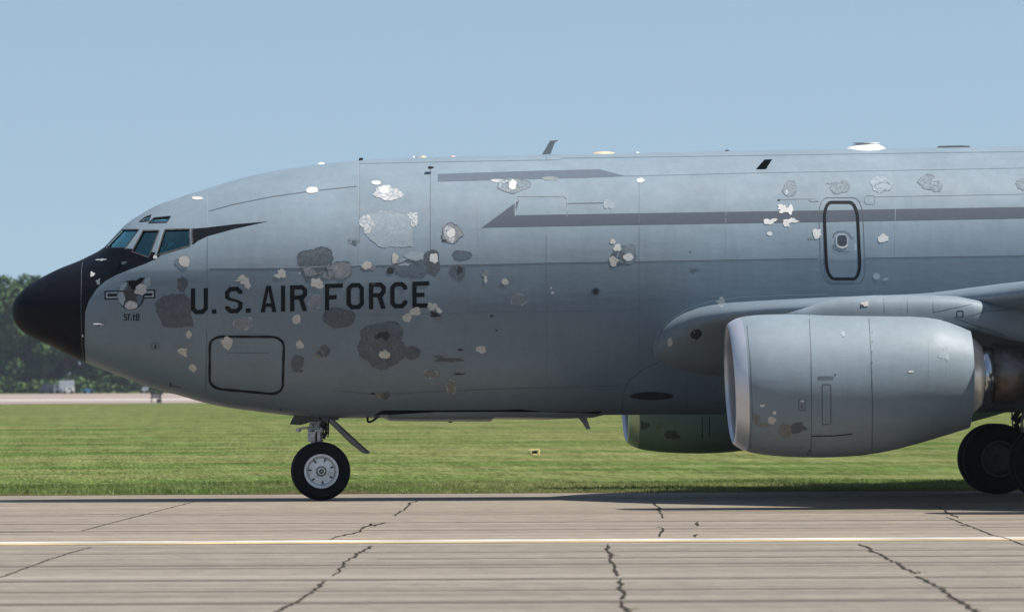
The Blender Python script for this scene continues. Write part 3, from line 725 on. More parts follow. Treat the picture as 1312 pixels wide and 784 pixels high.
ribbon('hatch_outline', warp(rrect(0, 0, 100, 100, 17), bx_, hq), 3.2, M['doorline'], True, .006, st=3, wf=lambda t: .85 + .25 * math.sin(t * 37) ** 2)
seam([(265,426),(263,500)], .6); seam([(290,452),(346,452)], .6); 
ribbon('access_panel', rrect(194, 439, 204, 447, 3), .8, M['seam'], True, .004, st=2); decal('vent', [rrect(198,441,200.5,446,1)], M['DD'], .006)
seam([(219,489),(218,496)], 1.6, 'DD'); seam([(219,494),(232,496)], .8, 'DD')
for (x0, y0, x1, y1) in ((1108,251,1121,262),):
    ribbon('access_panel', rrect(x0, y0, x1, y1, 3), .7, M['GU'], True, .004, st=3)

# ---------- lettering
def glyph(ch, w, h, s):
    c = min(w * .26, 6.0); ci = max(c - s * .45, 1)
    if ch == 'O': return [[(c,0),(w-c,0),(w,c),(w,h-c),(w-c,h),(c,h),(0,h-c),(0,c)], [(c+.4*s,s),(w-c-.4*s,s),(w-s,c+.4*s),(w-s,h-c-.4*s),(w-c-.4*s,h-s),(c+.4*s,h-s),(s,h-c-.4*s),(s,c+.4*s)]]
    if ch == 'U': return [[(0,0),(s,0),(s,h-c-.4*s),(c+.4*s,h-s),(w-c-.4*s,h-s),(w-s,h-c-.4*s),(w-s,0),(w,0),(w,h-c),(w-c,h),(c,h),(0,h-c)]]
    if ch == 'I': return [[(0,0),(w,0),(w,h),(0,h)]]
    if ch == '.': return [[(0,0),(w,0),(w,h),(0,h)]]
    if ch == 'F': return [[(0,0),(w,0),(w,s),(s,s),(s,h*.43),(w*.66,h*.43),(w*.66,h*.43+s),(s,h*.43+s),(s,h),(0,h)]]
    if ch == 'E': return [[(0,0),(w,0),(w,s),(s,s),(s,h*.43),(w*.72,h*.43),(w*.72,h*.43+s),(s,h*.43+s),(s,h-s),(w,h-s),(w,h),(0,h)]]
    if ch == 'C': return [[(c,0),(w-c,0),(w,c),(w,h*.30),(w-s,h*.30),(w-s,c+.4*s),(w-c-.4*s,s),(c+.4*s,s),(s,c+.4*s),(s,h-c-.4*s),(c+.4*s,h-s),(w-c-.4*s,h-s),(w-s,h-c-.4*s),(w-s,h*.70),(w,h*.70),(w,h-c),(w-c,h),(c,h),(0,h-c),(0,c)]]
    if ch == 'R':
        m_ = h * .56
        return [[(0,0),(w-c,0),(w,c),(w,m_-c),(w-c*.8,m_),(w,h),(w-s*1.1,h),(w-c*.8-s*1.1,m_),(s,m_),(s,h),(0,h)], [(s,s),(w-c-.4*s,s),(w-s,c+.4*s),(w-s,m_-s-c*.5),(w-c-.4*s,m_-s),(s,m_-s)]]
    if ch == 'A': return [[(w*.5-s*.55,0),(w*.5+s*.55,0),(w,h),(w-s,h),(w-s-w*.07,h*.80),(s+w*.07,h*.80),(s,h),(0,h)], [(w*.5,h*.2),(w*.5+w*.17,h*.80-s*.85),(w*.5-w*.17,h*.80-s*.85)]]
    if ch == 'S': return [[(c,0),(w-c,0),(w,c),(w,h*.27),(w-s,h*.27),(w-s,c+.4*s),(w-c-.4*s,s),(c+.4*s,s),(s,c+.4*s),(s,h*.36),(s+c*.5,h*.43),(w-c,h*.5),(w,h*.6),(w,h-c),(w-c,h),(c,h),(0,h-c),(0,h*.73),(s,h*.73),(s,h-c-.4*s),(c+.4*s,h-s),(w-c-.4*s,h-s),(w-s,h-c-.4*s),(w-s,h*.64),(w-c-.3*s,h*.58),(c*.8,h*.51),(0,h*.42),(0,c)]]
    if ch == '5': return [[(0,0),(w,0),(w,s),(s,s),(s,h*.38),(w-s*.5,h*.38),(w,h*.5),(w,h-s*.6),(w-s*.6,h),(0,h),(0,h-s),(w-s,h-s),(w-s,h*.38+s),(0,h*.38+s)]]
    if ch == 'f': return [[(0,0),(w,0),(w,s),(s,s),(s,h*.45),(w*.6,h*.45),(w*.6,h*.45+s*.8),(s,h*.45+s*.8),(s,h),(0,h)]]
    if ch == 't': return [[(w*.4-s/2,0),(w*.4+s/2,0),(w*.4+s/2,h*.25),(w,h*.25),(w,h*.25+s),(w*.4+s/2,h*.25+s),(w*.4+s/2,h-s),(w,h-s),(w,h),(w*.4-s/2,h),(w*.4-s/2,h*.25+s),(0,h*.25+s),(0,h*.25),(w*.4-s/2,h*.25)]]
    if ch == '8': return [[(0,0),(w,0),(w,h),(0,h)], [(s,s),(w-s,s),(w-s,h*.5-s/2),(s,h*.5-s/2)], [(s,h*.5+s/2),(w-s,h*.5+s/2),(w-s,h-s),(s,h-s)]]
LET = [('U',244.6,266.5,369.3,402.3),('.',271.5,277.3,396.4,401.8),('S',288.4,310.8,367.6,401.2),('.',315,321.3,395,400.6),('A',333.8,354.3,366,400),('I',360,365.4,366,399),('R',371.7,393.6,365.3,398.6),
       ('F',416.3,439.2,363.4,397.4),('O',444,466.3,362.7,396.2),('R',472.7,494.3,362,395.8),('C',500,521.8,361.4,395),('E',528.3,550,360.6,394.2)]
for ch, x0, x1, y0, y1 in LET:
    loops = [[(x0 + a, y0 + b - .028 * (a - (x1 - x0) / 2)) for a, b in l] for l in glyph(ch, x1 - x0, y1 - y0, 5.5)]
    o = decal('letter' if ch != '.' else 'full_stop', loops, M['black'], .0052, st=7); o['label'] = 'black painted ' + ('full stop' if ch == '.' else 'block letter ' + ch)
for ch, x0, x1 in (('5',158.6,163),('f',164.2,167.3),('.',167.6,169),('t',169.6,173.6),('8',174.2,178.6)):
    y0, y1 = (402.3, 410.5) if ch != '.' else (408.7, 410.5)
    if ch == '8': y0 -= .4
    decal('digit', [[(x0 + a, y0 + b) for a, b in l] for l in glyph(ch, x1 - x0, y1 - y0, 1.25)], M['black'], .005, st=4)

# ---------- roundel
cx_, cy_, rr_ = 167.8, 378.2, 17.2
circ = lambda r, n_=36: [(cx_ + r * math.cos(2 * math.pi * k / n_), cy_ + r * 1.09 * math.sin(2 * math.pi * k / n_)) for k in range(n_)]
decal('roundel_bars', [[(134,372.8),(199,371),(199,382),(134,384)]], M['black'], .0035, st=6); decal('roundel_bars', [[(135.7,374.3),(197.4,372.6),(197.4,380.6),(135.7,382.3)]], M['BS'], .0050, st=6)
decal('roundel_stripe', [[(138,376.4),(150,376.2),(150,379.7),(138,379.9)]], M['black'], .0062, st=6); decal('roundel_stripe', [[(182,376),(195,375.6),(195,378.8),(182,379.2)]], M['black'], .0062, st=6)
decal('roundel_disc', [circ(rr_)], M['black'], .0066, st=6); decal('roundel_disc', [circ(rr_ - 1.4)], M['DB'], .0078, st=6)
star = []
for k in range(10):
    a = R(-90 + 36 * k); r_ = (17.5, 7.6)[k % 2]; star.append((cx_ - .5 + r_ * math.cos(a), cy_ + r_ * 1.06 * math.sin(a)))
decal('roundel_star', [star], chip('roundel_star_grey', (.055, .060, .058), edge=.6), .0092, st=6)
decal('paint_patch', [[(152,374),(158,374),(161,383),(157.5,392),(153,387),(151,380)]], M['B'], .0100, st=4); decal('paint_patch', [[(152,372),(156,364),(162,361),(162.5,366),(158,372)]], M['BS'], .0100, st=4)
decal('paint_patch', [[(164.5,360),(170,359.3),(175,359.5),(180,356),(186,356.2),(183,360),(178,365),(174,370),(170.5,372),(168,368),(165,365)]], M['black'], .0115, st=4)

# ---------- chipped and touched-up paint
def blob(x, y, rx, ry, irr=.2, n_=26, seed=0):
    r = random.Random(seed * 7 + int(x * 13 + y * 7)); ph = [(r.uniform(0, 6.28), r.uniform(.4, 1)) for _ in range(6)]; out = []
    for k in range(n_):
        a = 2 * math.pi * k / n_; q = 1 + irr * sum(am * math.sin((j + 2) * a + p_) / (1 + .35 * j) for j, (p_, am) in enumerate(ph)) / 1.7 + r.uniform(-1, 1) * irr * .35
        out.append((x + rx * q * math.cos(a), y + ry * q * math.sin(a)))
    return out
PAT = [(400,244,8,4,'W',.12),(924,386.5,6,5,'L',.35),(253,254.3,7,2.3,'W',.12),(482,234.5,6,2.8,'W',.12),(497,248,17,10,'WS',.25),(492,243.5,6.5,4.5,'W',.1),
(470,287,9,11,'WS',.3),(529,277,6,5,'WS',.3),(531,284,4.5,7,'WS',.3),
(579,299,13.5,12,'G',.18),(576,299.5,7,9,'WS',.3),(578,299,5.5,5.5,'W',.2),(577,289.5,5,2,'BR',.3),(569,308.5,3,1.5,'DD',.3),(453,309,8,3,'GU',.4),(453.5,311,3.5,3,'D',.4),
(434.5,346,16,12,'G',.18),(421,352,7,6,'G',.2),(470,340,6,5.5,'L',.18),(477,342.5,4,4,'G',.3),(506,331,4.6,6.2,'L',.2),(519,336,9,5,'B',.3),(532,329,13,7,'B',.18),(524,344,19,10,'DB',.18),(536,345,12,11,'DB',.15),(500,347,4.8,4.2,'DD',.1),
(553,331,10,10.5,'BR',.1),(556,342,8,9,'BR',.12),(556,331,6,5.8,'W',.25),(592,327,12,5.8,'DB',.1),(587,348.5,9,8.5,'D',.2),(589,346,3,5,'DD',.4),
(622,350,4.5,5,'G',.3),(622,358.5,2.5,4,'L',.3),(647,361,4.5,4,'L',.15),(665,384,9.5,8.3,'G',.2),(763,373.5,6,5.5,'DB',.05),(763,373.5,3.6,3.6,'DD',.1),(706,369,1.2,1,'W',.2),(708,375,1.8,1.6,'W',.2),
(360,351,6.5,5.5,'L',.45),(311,358,8,4.2,'L',.45),(317,364,4.5,5.5,'L',.45),(406,363,8,6.5,'L',.3),(236.5,335,7,7.2,'L',.12),(232,338,7,6,'GU',.3),
(404,386,8,8.5,'G',.2),(434,407,20,13.5,'BR',.12),(380,409,5.5,6,'L',.15),(312,414,12.5,7.8,'G',.12),(289,432,6,3.5,'G',.3),(291,439,7.5,7.5,'L',.2),(242,428.5,4,4.6,'L',.15),(234.5,450.5,5.6,5.4,'L',.4),(247,471,5,4.8,'L',.15),
(384,441.5,5,5.2,'L',.25),(409,452.5,6,6.5,'GT',.2),(415,450,7,7.5,'BR',.2),(381,464,8,9,'D',.15),(382,475,7,2,'D',.3),
(528,452,9.5,8.8,'BR',.12),(492.5,454,6.5,5.8,'L',.22),(532,399,7,5.3,'L',.25),(521.5,407,5.3,6,'L',.22),(554,392.5,6,5.2,'L',.3),(562.5,398,4,3,'W',.4),(557,403,6,3.5,'DD',.3),(560,407,5,3.4,'GT',.3),(577,405.5,2,1.6,'G',.3),
(616.5,447.5,6.5,4.8,'L',.22),(551,479,8,6.2,'GT',.15),(559,480,4,4,'GT',.2),(578,495,6.2,8.5,'GT',.25),(580,507.5,3,.9,'GT',.2),(486,506,5,4.2,'GT',.15),(494,506.5,5.5,5,'BR',.2),(477.5,504,3,1.4,'DD',.3),
(575,461,20,2.2,'BR',.3),(590,448,4,1.2,'DD',.4),(588,479,6,1.3,'DD',.4),(562,457,7,1.5,'D',.4),
(658,238,21,8.6,'GU',.12),(648,238,7,7,'BS',.2),(657,237,5,6,'W',.2),(640,232,12,2,'WS',.3),(705,229,9.5,3,'G',.2),(820.5,231.5,4.5,3.2,'W',.2),(780,262,7,5.5,'BS',.2),
(803,326,13,12,'GU',.2),(793,329,8,8,'D',.3),(785,309.5,3.4,3.6,'L',.2),(791,317.5,4.6,4.8,'W',.3),(786,334.5,6,5.8,'L',.25),(805,329.5,6.8,4.6,'W',.12),
(1012,242,9,9.5,'GU',.14),(1008,246.5,1.6,3,'WS',.3),(1076,241,12,7.4,'GU',.2),(1082,235,5,5,'GU',.3),(1066,235,6,1.3,'GU',.4),(1129,236.5,13,10,'BS',.14),(1132,239,9,7,'GU',.3),
(1188,233,11,9,'GU',.15),(1199,239,8,7,'GU',.2),(1197,233,3,3.5,'BS',.3),(1309,236,7,6.5,'GU',.3),
(1004,268,8,4.8,'W',.5),(1013,269,4,5,'W',.5),(986,284,6.6,4.4,'W',.45),(1014,283,7,3.4,'W',.5),(1008,286,4.5,4.5,'W',.4),(986,299.5,3.3,2.9,'W',.15),(1046.5,299.5,5.5,6.2,'W',.22),(1042,306,7,1.4,'GU',.5),(1131.5,305.5,6.5,5.4,'W',.3),
(1123,353.8,4.6,4.5,'B',.06),(1135,357.5,3,2,'B',.5),(998,256.5,2,.9,'DD',.2),(1042,257,5,2.2,'GU',.4),
(118.5,351.5,3.6,2.6,'W',.5),(126,361,3,3,'G',.5),(130,333,6,1.3,'WS',.5),(106,430,1,1.5,'W',.3),(131,415.5,2.6,1.5,'W',.3),(127,415.3,2.2,2,'DD',.1),
(181,371,8.3,6.6,'PK',.25),(168.3,391,8.4,5.2,'PK',.12),(189,362,4,7,'BS',.3),(167.5,362,1.6,1.8,'W',.3),(360,524.5,2,1.5,'BR',.3),(384,350,1,1,'W',.2),(885,322,2,1,'GU',.2),(890,346,5,1.6,'D',.4),(630,405,2,1.6,'DD',.3),(636,423,1.3,1,'DD',.3),(199,329.5,2.6,2.6,'W',.3)]
BIG = [('D', [(381,328),(386,322.5),(398,320),(408,316.5),(420,317),(425,323),(427,331),(423,341),(414,350),(404,354),(398,362),(392,360),(388,352),(385,342),(381,336)]),
       ('G', [(388,344),(396,341),(401,345),(409,349),(420,345),(412,351),(400,354),(391,354)]),
       ('BS', [(463,283),(470,274),(484,272),(500,271.5),(518,274),(527,280),(529,290),(528,315),(505,317),(488,316),(476,307),(466,299)]),
       ('BR', [(228,357),(234,355.5),(239,357),(240,364),(236,373),(230,374),(227.5,367)]),
       ('BR', [(199,389),(206,381),(220,377),(236,376),(243,384),(245,402),(247,418),(228,419.5),(210,418),(205,408),(201,399)]),
       ('D', [(457,443),(462,437),(462,425),(468,419),(478,416),(498,412),(512,415),(517,424),(514,436),(521,444),(520,457),(509,464),(497,471),(489,474),(478,470),(471,461),(460,455)]),
       ('DD', [(479,432),(486,426),(496,424),(500,429),(494,438),(490,432),(483,434)]), ('DB', [(497,412),(510,414),(516,421),(514,425),(500,422)])]
k = 0
for mt, poly in BIG:
    P = densify(poly, 3.5); r = random.Random(k)
    P = [(x + r.uniform(-.8, .8), y + r.uniform(-.8, .8)) for x, y in P]
    if mt != 'DD': ribbon('patch_edge', P, 1.6, M['edge_pale' if mt == 'BS' else 'edge_dark'], True, .0046, st=3, wf=lambda t: max(.08, .5 + .6 * math.sin(t * 31 + k) + .3 * math.sin(t * 83)))
    o = decal('paint_patch', [P], M[mt], .0026 + .0001 * (k % 8) + (.0008 if mt in ('DD', 'G') else 0), st=6); k += 1
LAB = {'W': 'bright white filler patch', 'L': 'pale bare primer patch', 'BR': 'brownish grey touch up patch', 'D': 'dark grey touch up patch', 'G': 'mottled mid grey patch', 'WS': 'speckled white worn patch', 'GT': 'tan grey worn patch'}
def patches(L, s='f', parent=None):
    global k
    for (x, y, rx, ry, mt, irr) in L:
        base = {'L': .0056, 'W': .0060, 'WS': .0048, 'PK': .0145, 'DD': .0054}.get(mt, .0034)
        o = decal('paint_patch', [blob(x, y, rx, ry, irr, 44 if rx > 4 else 16, k)], M[mt], base + .00014 * (k % 9), st=max(3, min(rx, 7)), s=s, parent=parent); k += 1
        if mt in LAB: o['label'] = LAB[mt]
        if rx > 6 and ry > 4.5 and mt in ('D', 'DB', 'G', 'GU', 'BR', 'BS', 'GT') and s == 'f':
            bl = blob(x, y, rx, ry, irr, 44, k - 1); ph_ = k * 1.7
            ribbon('patch_edge', bl, 1.5, M['seamf' if mt == 'GU' else 'edge_dark' if mt in ('D', 'DB', 'BR') or (mt == 'G' and y < 360) else 'edge_pale'], True, .0052, st=2.5, wf=lambda t: max(.08, .55 + .6 * math.sin(t * 19 + ph_) + .35 * math.sin(t * 47 + ph_)))
patches(PAT)

# ---------- belly and antennas
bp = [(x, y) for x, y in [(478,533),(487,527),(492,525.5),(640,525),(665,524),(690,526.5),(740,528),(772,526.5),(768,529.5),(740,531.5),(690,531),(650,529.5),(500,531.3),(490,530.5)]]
decal('belly_recess_shade', [bp], M['black'], .004, st=5)  # flat strip, the shade of a belly recess painted black
fb = MB(); secs = []
for (x, hh, ww) in ((482,.0,.05),(500,.05,.5),(560,.06,.6),(628,.065,.6),(632,.02,.6),(700,.05,.55),(760,.04,.4),(790,0,.05)):
    q = unproj(x, 530, 0); zb_ = fB(uz(q.x)); secs.append([(q.x, ww * math.cos(a), zb_ + .10 - (hh + .10) * math.sin(a) if hh else zb_ + .05) for a in np.linspace(0, math.pi, 9)])
fb.add([p_ for s_ in secs for p_ in s_], [(i * 9 + j, i * 9 + j + 1, (i + 1) * 9 + j + 1, (i + 1) * 9 + j) for i in range(len(secs) - 1) for j in range(8)])
fb.build('belly_fairing', M['paint'], AC, True)
def ppoly(name, pts, Y, th, mat, parent=AC, bev=.006, lab=None):
    xz = [(unproj(x, y, Y).x, unproj(x, y, Y).z) for x, y in pts]
    o = MB().prism(xz, Y - th / 2, Y + th / 2).build(name, mat, parent)
    if bev: bevel(o, bev)
    if lab: o['label'] = lab
    return o
ppoly('blade_antenna', [(693.5,200),(705,180.5),(714.5,179.6),(714.5,181.3),(711,182.5),(704.5,200)], 0, .05, M['antgrey'], lab='tall swept grey blade antenna on the roof')
ppoly('blade_antenna', [(736,530),(750,530),(756.5,549.3),(751.5,550),(746,541)], 0, .05, M['antgrey'], lab='grey swept blade antenna under the belly')
ppoly('drain_mast', [(577.5,534),(582.5,534),(579.5,541),(574.5,541.5)], 0, .04, M['black']); ppoly('drain_mast', [(580,538),(587,538.6),(587,540),(580,540)], 0.02, .03, M['antgrey'])
ppoly('roof_light', [(459.5,207),(459.8,203.8),(461,202.2),(465,202.6),(465.4,204.3),(463,207)], 0, .06, M['darkmetal'])
ppoly('probe', [(548,216),(549,213.2),(556,213.8),(556,215.2),(551.5,217)], -1.0, .08, M['darkmetal'])
def dome(x0, x1, ytop, ybase, mat, wy=.25, lab=None, name='antenna_dome', flat=.5):
    a, b = unproj(x0, ybase, 0), unproj(x1, ybase, 0); t = unproj((x0 + x1) / 2, ytop, 0).z; cxx = (a.x + b.x) / 2; z0 = min(a.z, b.z) - .05; H = t - z0; VV = []; nr = 8; ns = 28
    for i in range(nr + 1):
        s = i / nr; rr = (1 - s ** 2) ** .5 if flat == .5 else (1 - s ** 3.2) ** (1 / 2.0)
        rr = max(rr, 0.001) if i < nr else .001
        if flat != .5: rr = .62 * rr + .38 * (1 - s) if i < nr else .62
        for j in range(ns): an = 2 * math.pi * j / ns; VV.append((cxx + (b.x - a.x) / 2 * rr * math.cos(an), wy * rr * math.sin(an), z0 + H * s))
    FF = [(i * ns + j, i * ns + (j + 1) % ns, (i + 1) * ns + (j + 1) % ns, (i + 1) * ns + j) for i in range(nr) for j in range(ns)] + [tuple(nr * ns + j for j in range(ns))]
    o = MB().add(VV, FF).build(name, mat, AC, True); 
    if lab: o['label'] = lab
    return o
dome(1080, 1139, 183.3, 190.5, M['white'], .4, 'large white antenna dome on the roof', flat=1)
dome(754, 793, 193.9, 198, M['tan'], .25, 'flat tan antenna disc on the roof'); dome(574, 586, 199.2, 201.5, M['pink'], .15); dome(536, 548, 199.6, 202.4, M['tan'], .15)
dome(404, 419, 208, 213, M['white'], .1); dome(927, 937, 191.8, 195, M['darkmetal'], .08); dome(813, 820, 194.5, 197, M['white'], .1); dome(528, 532, 199.8, 203, M['white'], .06)
dome(530, 540, 200.5, 203, M['antgrey'], .06)
ppoly('flat_antenna', [(1201,190.5),(1203,187.3),(1230,186.6),(1242,187.3),(1240,190.5)], 0, .3, M['antgrey'])
ppoly('side_blade_antenna', [(968,217.6),(979.5,204.6),(989.5,204.2),(981,217.2)], (hit(978, 212) or Vector((0, -1.3, 0))).y - .08, .05, M['black'], lab='black swept blade on the upper side')
pt = MB()
for (x, y) in ((127.5, 415.3),): 
    h = hit(x + 3, y); pt.tube(h, h + Vector((-.02, -.10, 0)), .02); pt.tube(h + Vector((0, -.10, 0)), h + Vector((-.14, -.11, 0)), .012)
pt.build('pitot_probe', M['gear'], AC)
hk = MB(); hk.path([unproj(x, y, -.3) for x, y in ((471, 533), (471, 540.5), (476, 540), (484, 534), (491, 529))], .018); hk.build('towing_hook', M['black'], AC)

# ---------- nose gear
def Pn(x, y, Y=0): return unproj(x, y, Y)
ng = MB(); c_ = Pn(411.5, 604.5, -.3)
ng.tube(Pn(405, 525), Pn(405, 551), .105, .105, 16); ng.tube(Pn(404, 545), Pn(406, 568), .10, .10, 16); ng.tube(Pn(407, 562), Pn(411.3, 604), .075, .07, 14)
ng.box(Pn(400.5, 559, -.12), (.16, .22, .17)); ng.box(Pn(406.5, 558, -.12), (.09, .22, .20)); ng.box(Pn(404, 549), (.26, .26, .05)); ng.box(Pn(405, 539), (.23, .24, .04))
ng.tube(Pn(411.3, 604, -.38), Pn(411.3, 604, .38), .05)
for (x_, y_, a_, b_) in ((399,536,.05,.06),(410.5,541,.06,.05),(398,545,.05,.05),(411,551,.05,.08),(396.5,552,.05,.06),(410,534,.05,.04)): ng.box(Pn(x_, y_, -.12), (a_, .12, b_))
for zz in (533.5, 543.5, 547, 563.5): ng.tube(Pn(405, zz), Pn(405, zz + 1.2), .122, .122, 16)
nose = bevel(ng.build('nose_gear', M['gear'], AC), .008)
d1 = MB(); d1.path([Pn(397, 548, -.2), Pn(386, 548.5, -.2), Pn(382.5, 551, -.2)], .02); d1.tube(Pn(381.5, 551, -.26), Pn(383.5, 551, -.14), .035); d1.build('steering_light', M['gear'], nose)
ho = MB(); rr = random.Random(4)
for j in range(14):
    a = (411 + rr.uniform(-1, 9), 530 + rr.uniform(0, 10)); pts = [Pn(a[0], a[1], rr.uniform(-.25, .1))]
    for q in range(3): a = (a[0] + rr.uniform(-4, 4), a[1] + rr.uniform(2, 8)); pts.append(Pn(min(a[0], 421), a[1], rr.uniform(-.25, .1)))
    ho.path(pts, .011, 6)
ho.build('hydraulic_hoses', M['darkmetal'], nose)
tl = MB(); tl.path([Pn(413, 543), Pn(419, 552), Pn(414, 562)], .028); tl.path([Pn(412, 534), Pn(424, 538)], .03); tl.build('torque_link', M['darkmetal'], nose)
ppoly('gear_door', [(377,531.5),(399,533),(397,541),(385,544.5),(371,543.5)], -.42, .03, M['seatm'], nose); ppoly('gear_door', [(377,531.5),(399,533),(397,541),(385,544.5),(371,543.5)], .42, .03, M['seatm'], nose)
ppoly('rear_gear_door', [(421,536.5),(426,536),(441,551),(458,566),(473,578.5),(470.5,581),(466,580.5),(449,567.5),(436,554.5),(422,541)], 0, .75, M['oxide'], nose, .01)
ppoly('door_edge_strip', [(424,537),(426,536.4),(472.5,578.8),(470.5,580),(448,560)], 0, .765, M['darkmetal'], nose, 0)
ppoly('gear_bay_edge', [(396,531),(432,533),(434,537.5),(413,540),(396,540)], 0.1, .6, M['inner'], nose, 0)
def wheel(cx, Y, cz, r, w, parent, rimr, rm, sgn=-1):
    h = w / 2
    prof = [(-h * .72, rimr), (-h * .95, rimr + .03), (-h, (rimr + r) * .5), (-h * .92, r * .91), (-h * .68, r * .975), (-h * .3, r), (0, r * 1.002), (h * .3, r), (h * .68, r * .975), (h * .92, r * .91), (h, (rimr + r) * .5), (h * .95, rimr + .03), (h * .72, rimr)]
    ty = MB().lathe(prof, (cx, Y, cz), n=64, closed=True).build('tyre', M['tyre'], parent, True)
    s = sgn
    rp = [(s * h * .76, rimr * 1.01), (s * h * .90, rimr * .99), (s * h * .90, rimr * .90), (s * h * .55, rimr * .84), (s * h * .45, rimr * .80), (s * h * .55, rimr * .55), (s * h * .62, rimr * .35), (s * h * .62, rimr * .24), (s * h * .95, rimr * .21), (s * h * .95, rimr * .12), (s * h * .8, rimr * .10), (s * h * .8, .001)]
    ri = MB().lathe(rp, (cx, Y, cz), n=48).build('rim', rm, parent, True, 35)
    hl = MB()
    for q in range(7):
        a = 2 * math.pi * q / 7 + .35; hl.box((cx + rimr * .66 * math.cos(a), Y + s * h * .53, cz + rimr * .66 * math.sin(a)), (rimr * .17, .03, rimr * .085), Matrix.Rotation(-a, 3, 'Y'))
    hl.lathe([(s * h * .97, rimr * .14), (s * h * .97, rimr * .07)], (cx, Y, cz), n=20); hl.lathe([(s * h * .635, rimr * .30), (s * h * .635, rimr * .245)], (cx, Y, cz), n=28); hl.lathe([(s * h * .60, rimr * .80), (s * h * .60, rimr * .775)], (cx, Y, cz), n=40)
    hl.build('rim_slot_darks', M['darkmetal'], parent)  # dark blocks put the shade of the rim slots into colour
    MB().lathe([(-s * h * .7, rimr * 1.01), (-s * h * .5, rimr * .8), (-s * h * .5, .001)], (cx, Y, cz), n=32).build('inner_rim', rm, parent, True)
    return ty
rn = .485
for Y_, s in ((-.27, -1), (.27, 1)): wheel(c_.x, Y_, rn, rn, .30, nose, .285, M['rim'], s)
# ---------- wings
STA = [(1.2, (826, 452), 10.8, .68, .34, .0), (1.85, (847, 440), 10.2, .60, .31, .0), (2.4, (870, 424), 9.6, .46, .28, .1), (3.0, (893, 412), 9.2, .35, .26, .3), (5.0, (962, 402), 8.1, .29, .24, .6), (8.0, (1122, 392.5), 6.7, .27, .24, 1), (10.5, (1252, 383), 5.7, .34, .22, 1)]
def naca(t): return 10 * (.2969 * math.sqrt(t) - .126 * t - .3516 * t * t + .2843 * t ** 3 - .1036 * t ** 4)
TT = [0.0, .001, .004, .009, .016, .027, .04, .06, .085, .12, .17, .24, .33, .43, .54, .66, .78, .89, 1.0]
def wing(sgn):
    secs = []
    sta = []
    for (lat, (px, py), ch, ht, hb_, bl) in STA: q = unproj(px, py, -lat); sta.append((lat, q.x, q.z, ch, ht, hb_, bl))
    l0 = sta[-1]
    sta += [(15.0, l0[1] + 3.0, l0[2] + .46, 4.4, .30, .2, 1), (20.0, l0[1] + 6.5, l0[2] + .98, 3.0, .18, .12, 1)]
    f = [pchip([s_[0] for s_ in sta], [s_[i] for s_ in sta]) for i in range(1, 7)]
    lats = list(np.arange(1.2, 6, .2)) + list(np.arange(6, 20.01, .5))
    for la in lats:
        x, z, ch, ht, hb_, bl = [g_(la) for g_ in f]; ring = []
        def sh(t, k_):
            q = min(t / .09, 1); ell = math.sqrt(1 - (1 - q) ** 2) * (1 - max(0, (t - .45) / .55) ** 1.4) * (1 + .25 * min(t / .3, 1)) ; return (1 - bl) * ell + bl * naca(t)
        for t in TT: ring.append((x + ch * t, -la, z - t * ch * .028 + ht * sh(t, 0)))
        for t in TT[-2:0:-1]: ring.append((x + ch * t, -la, z - t * ch * .028 - hb_ * sh(t, 1)))
        secs.append(ring)
    n_ = len(secs[0]); VV = [(p_[0], p_[1] * (1 if sgn < 0 else -1), p_[2]) for s_ in secs for p_ in s_]
    FF = [(i * n_ + j, i * n_ + (j + 1) % n_, (i + 1) * n_ + (j + 1) % n_, (i + 1) * n_ + j) for i in range(len(secs) - 1) for j in range(n_)]
    FF.append(tuple((len(secs) - 1) * n_ + j for j in range(n_)))
    return MB().add(VV, FF).build('wing', M['paint'], AC, True)
wn_ = wing(-1); wf_ = wing(1)
bm = bmesh.new(); bm.from_mesh(wn_.data); BV['w'] = BVHTree.FromBMesh(bm); bm.free()
patches([(859,438,3.2,5.6,'L',.15),(892,428,7,6.5,'DD',.2),(889,429,3,5,'WS',.3),(924,388.5,5,4,'L',.3)], 'w', wn_)
ribbon('fillet_seam', [(840,458),(837,445),(842,428),(856,411),(880,396),(910,386),(950,380.5),(1010,378),(1060,377)], .9, M['seaml'], off=.006)
# lower body: shade in the air scoop opening, painted as a flat dark oval
decal('air_scoop_shade', [blob(835, 507, 29, 5, .05, 30)], M['DD'], .005, st=5)

# ---------- engines
NTOP = [(931,419),(936,412),(945,407.5),(965,404),(1000,402.6),(1100,402),(1170,402.3),(1197,405),(1220,412),(1241,421)]
NBOT = [(939,567),(944,572),(953,577),(970,581),(1000,584.3),(1050,586),(1090,584.5),(1130,579.5),(1180,567),(1220,555),(1241,548.5)]
ELAT = 10.5
nt = [unproj(x, y, -ELAT) for x, y in NTOP]; nb = [unproj(x, y, -ELAT) for x, y in NBOT]
xa, xb = nt[1].x, nt[-1].x
ftn, fbn = pchip([math.sqrt(p_.x - nt[0].x) for p_ in nt], [p_.z for p_ in nt]), pchip([math.sqrt(p_.x - nb[0].x) for p_ in nb], [p_.z for p_ in nb])
LX = nt[-1].x - nt[0].x; LXb = nb[-1].x - nb[0].x
EO = Vector((nt[0].x, -ELAT, 1.87))
def nac_ring(s, inset=0.0, x_off=0.0, n_=72):     # s 0..1 outer station
    T, B = ftn(math.sqrt(s * LX)) - inset, fbn(math.sqrt(s * LXb)) + inset; xt, xbt = nt[0].x + s * LX, nb[0].x + s * LXb
    zc, hh = (T + B) / 2, (T - B) / 2; out = []
    for j in range(n_):
        a = 2 * math.pi * j / n_; q = (1 - math.sin(a)) / 2
        out.append(Vector((xt * (1 - q) + xbt * q + x_off, -ELAT + hh * .97 * math.cos(a), zc + hh * math.sin(a))) - EO)
    return out
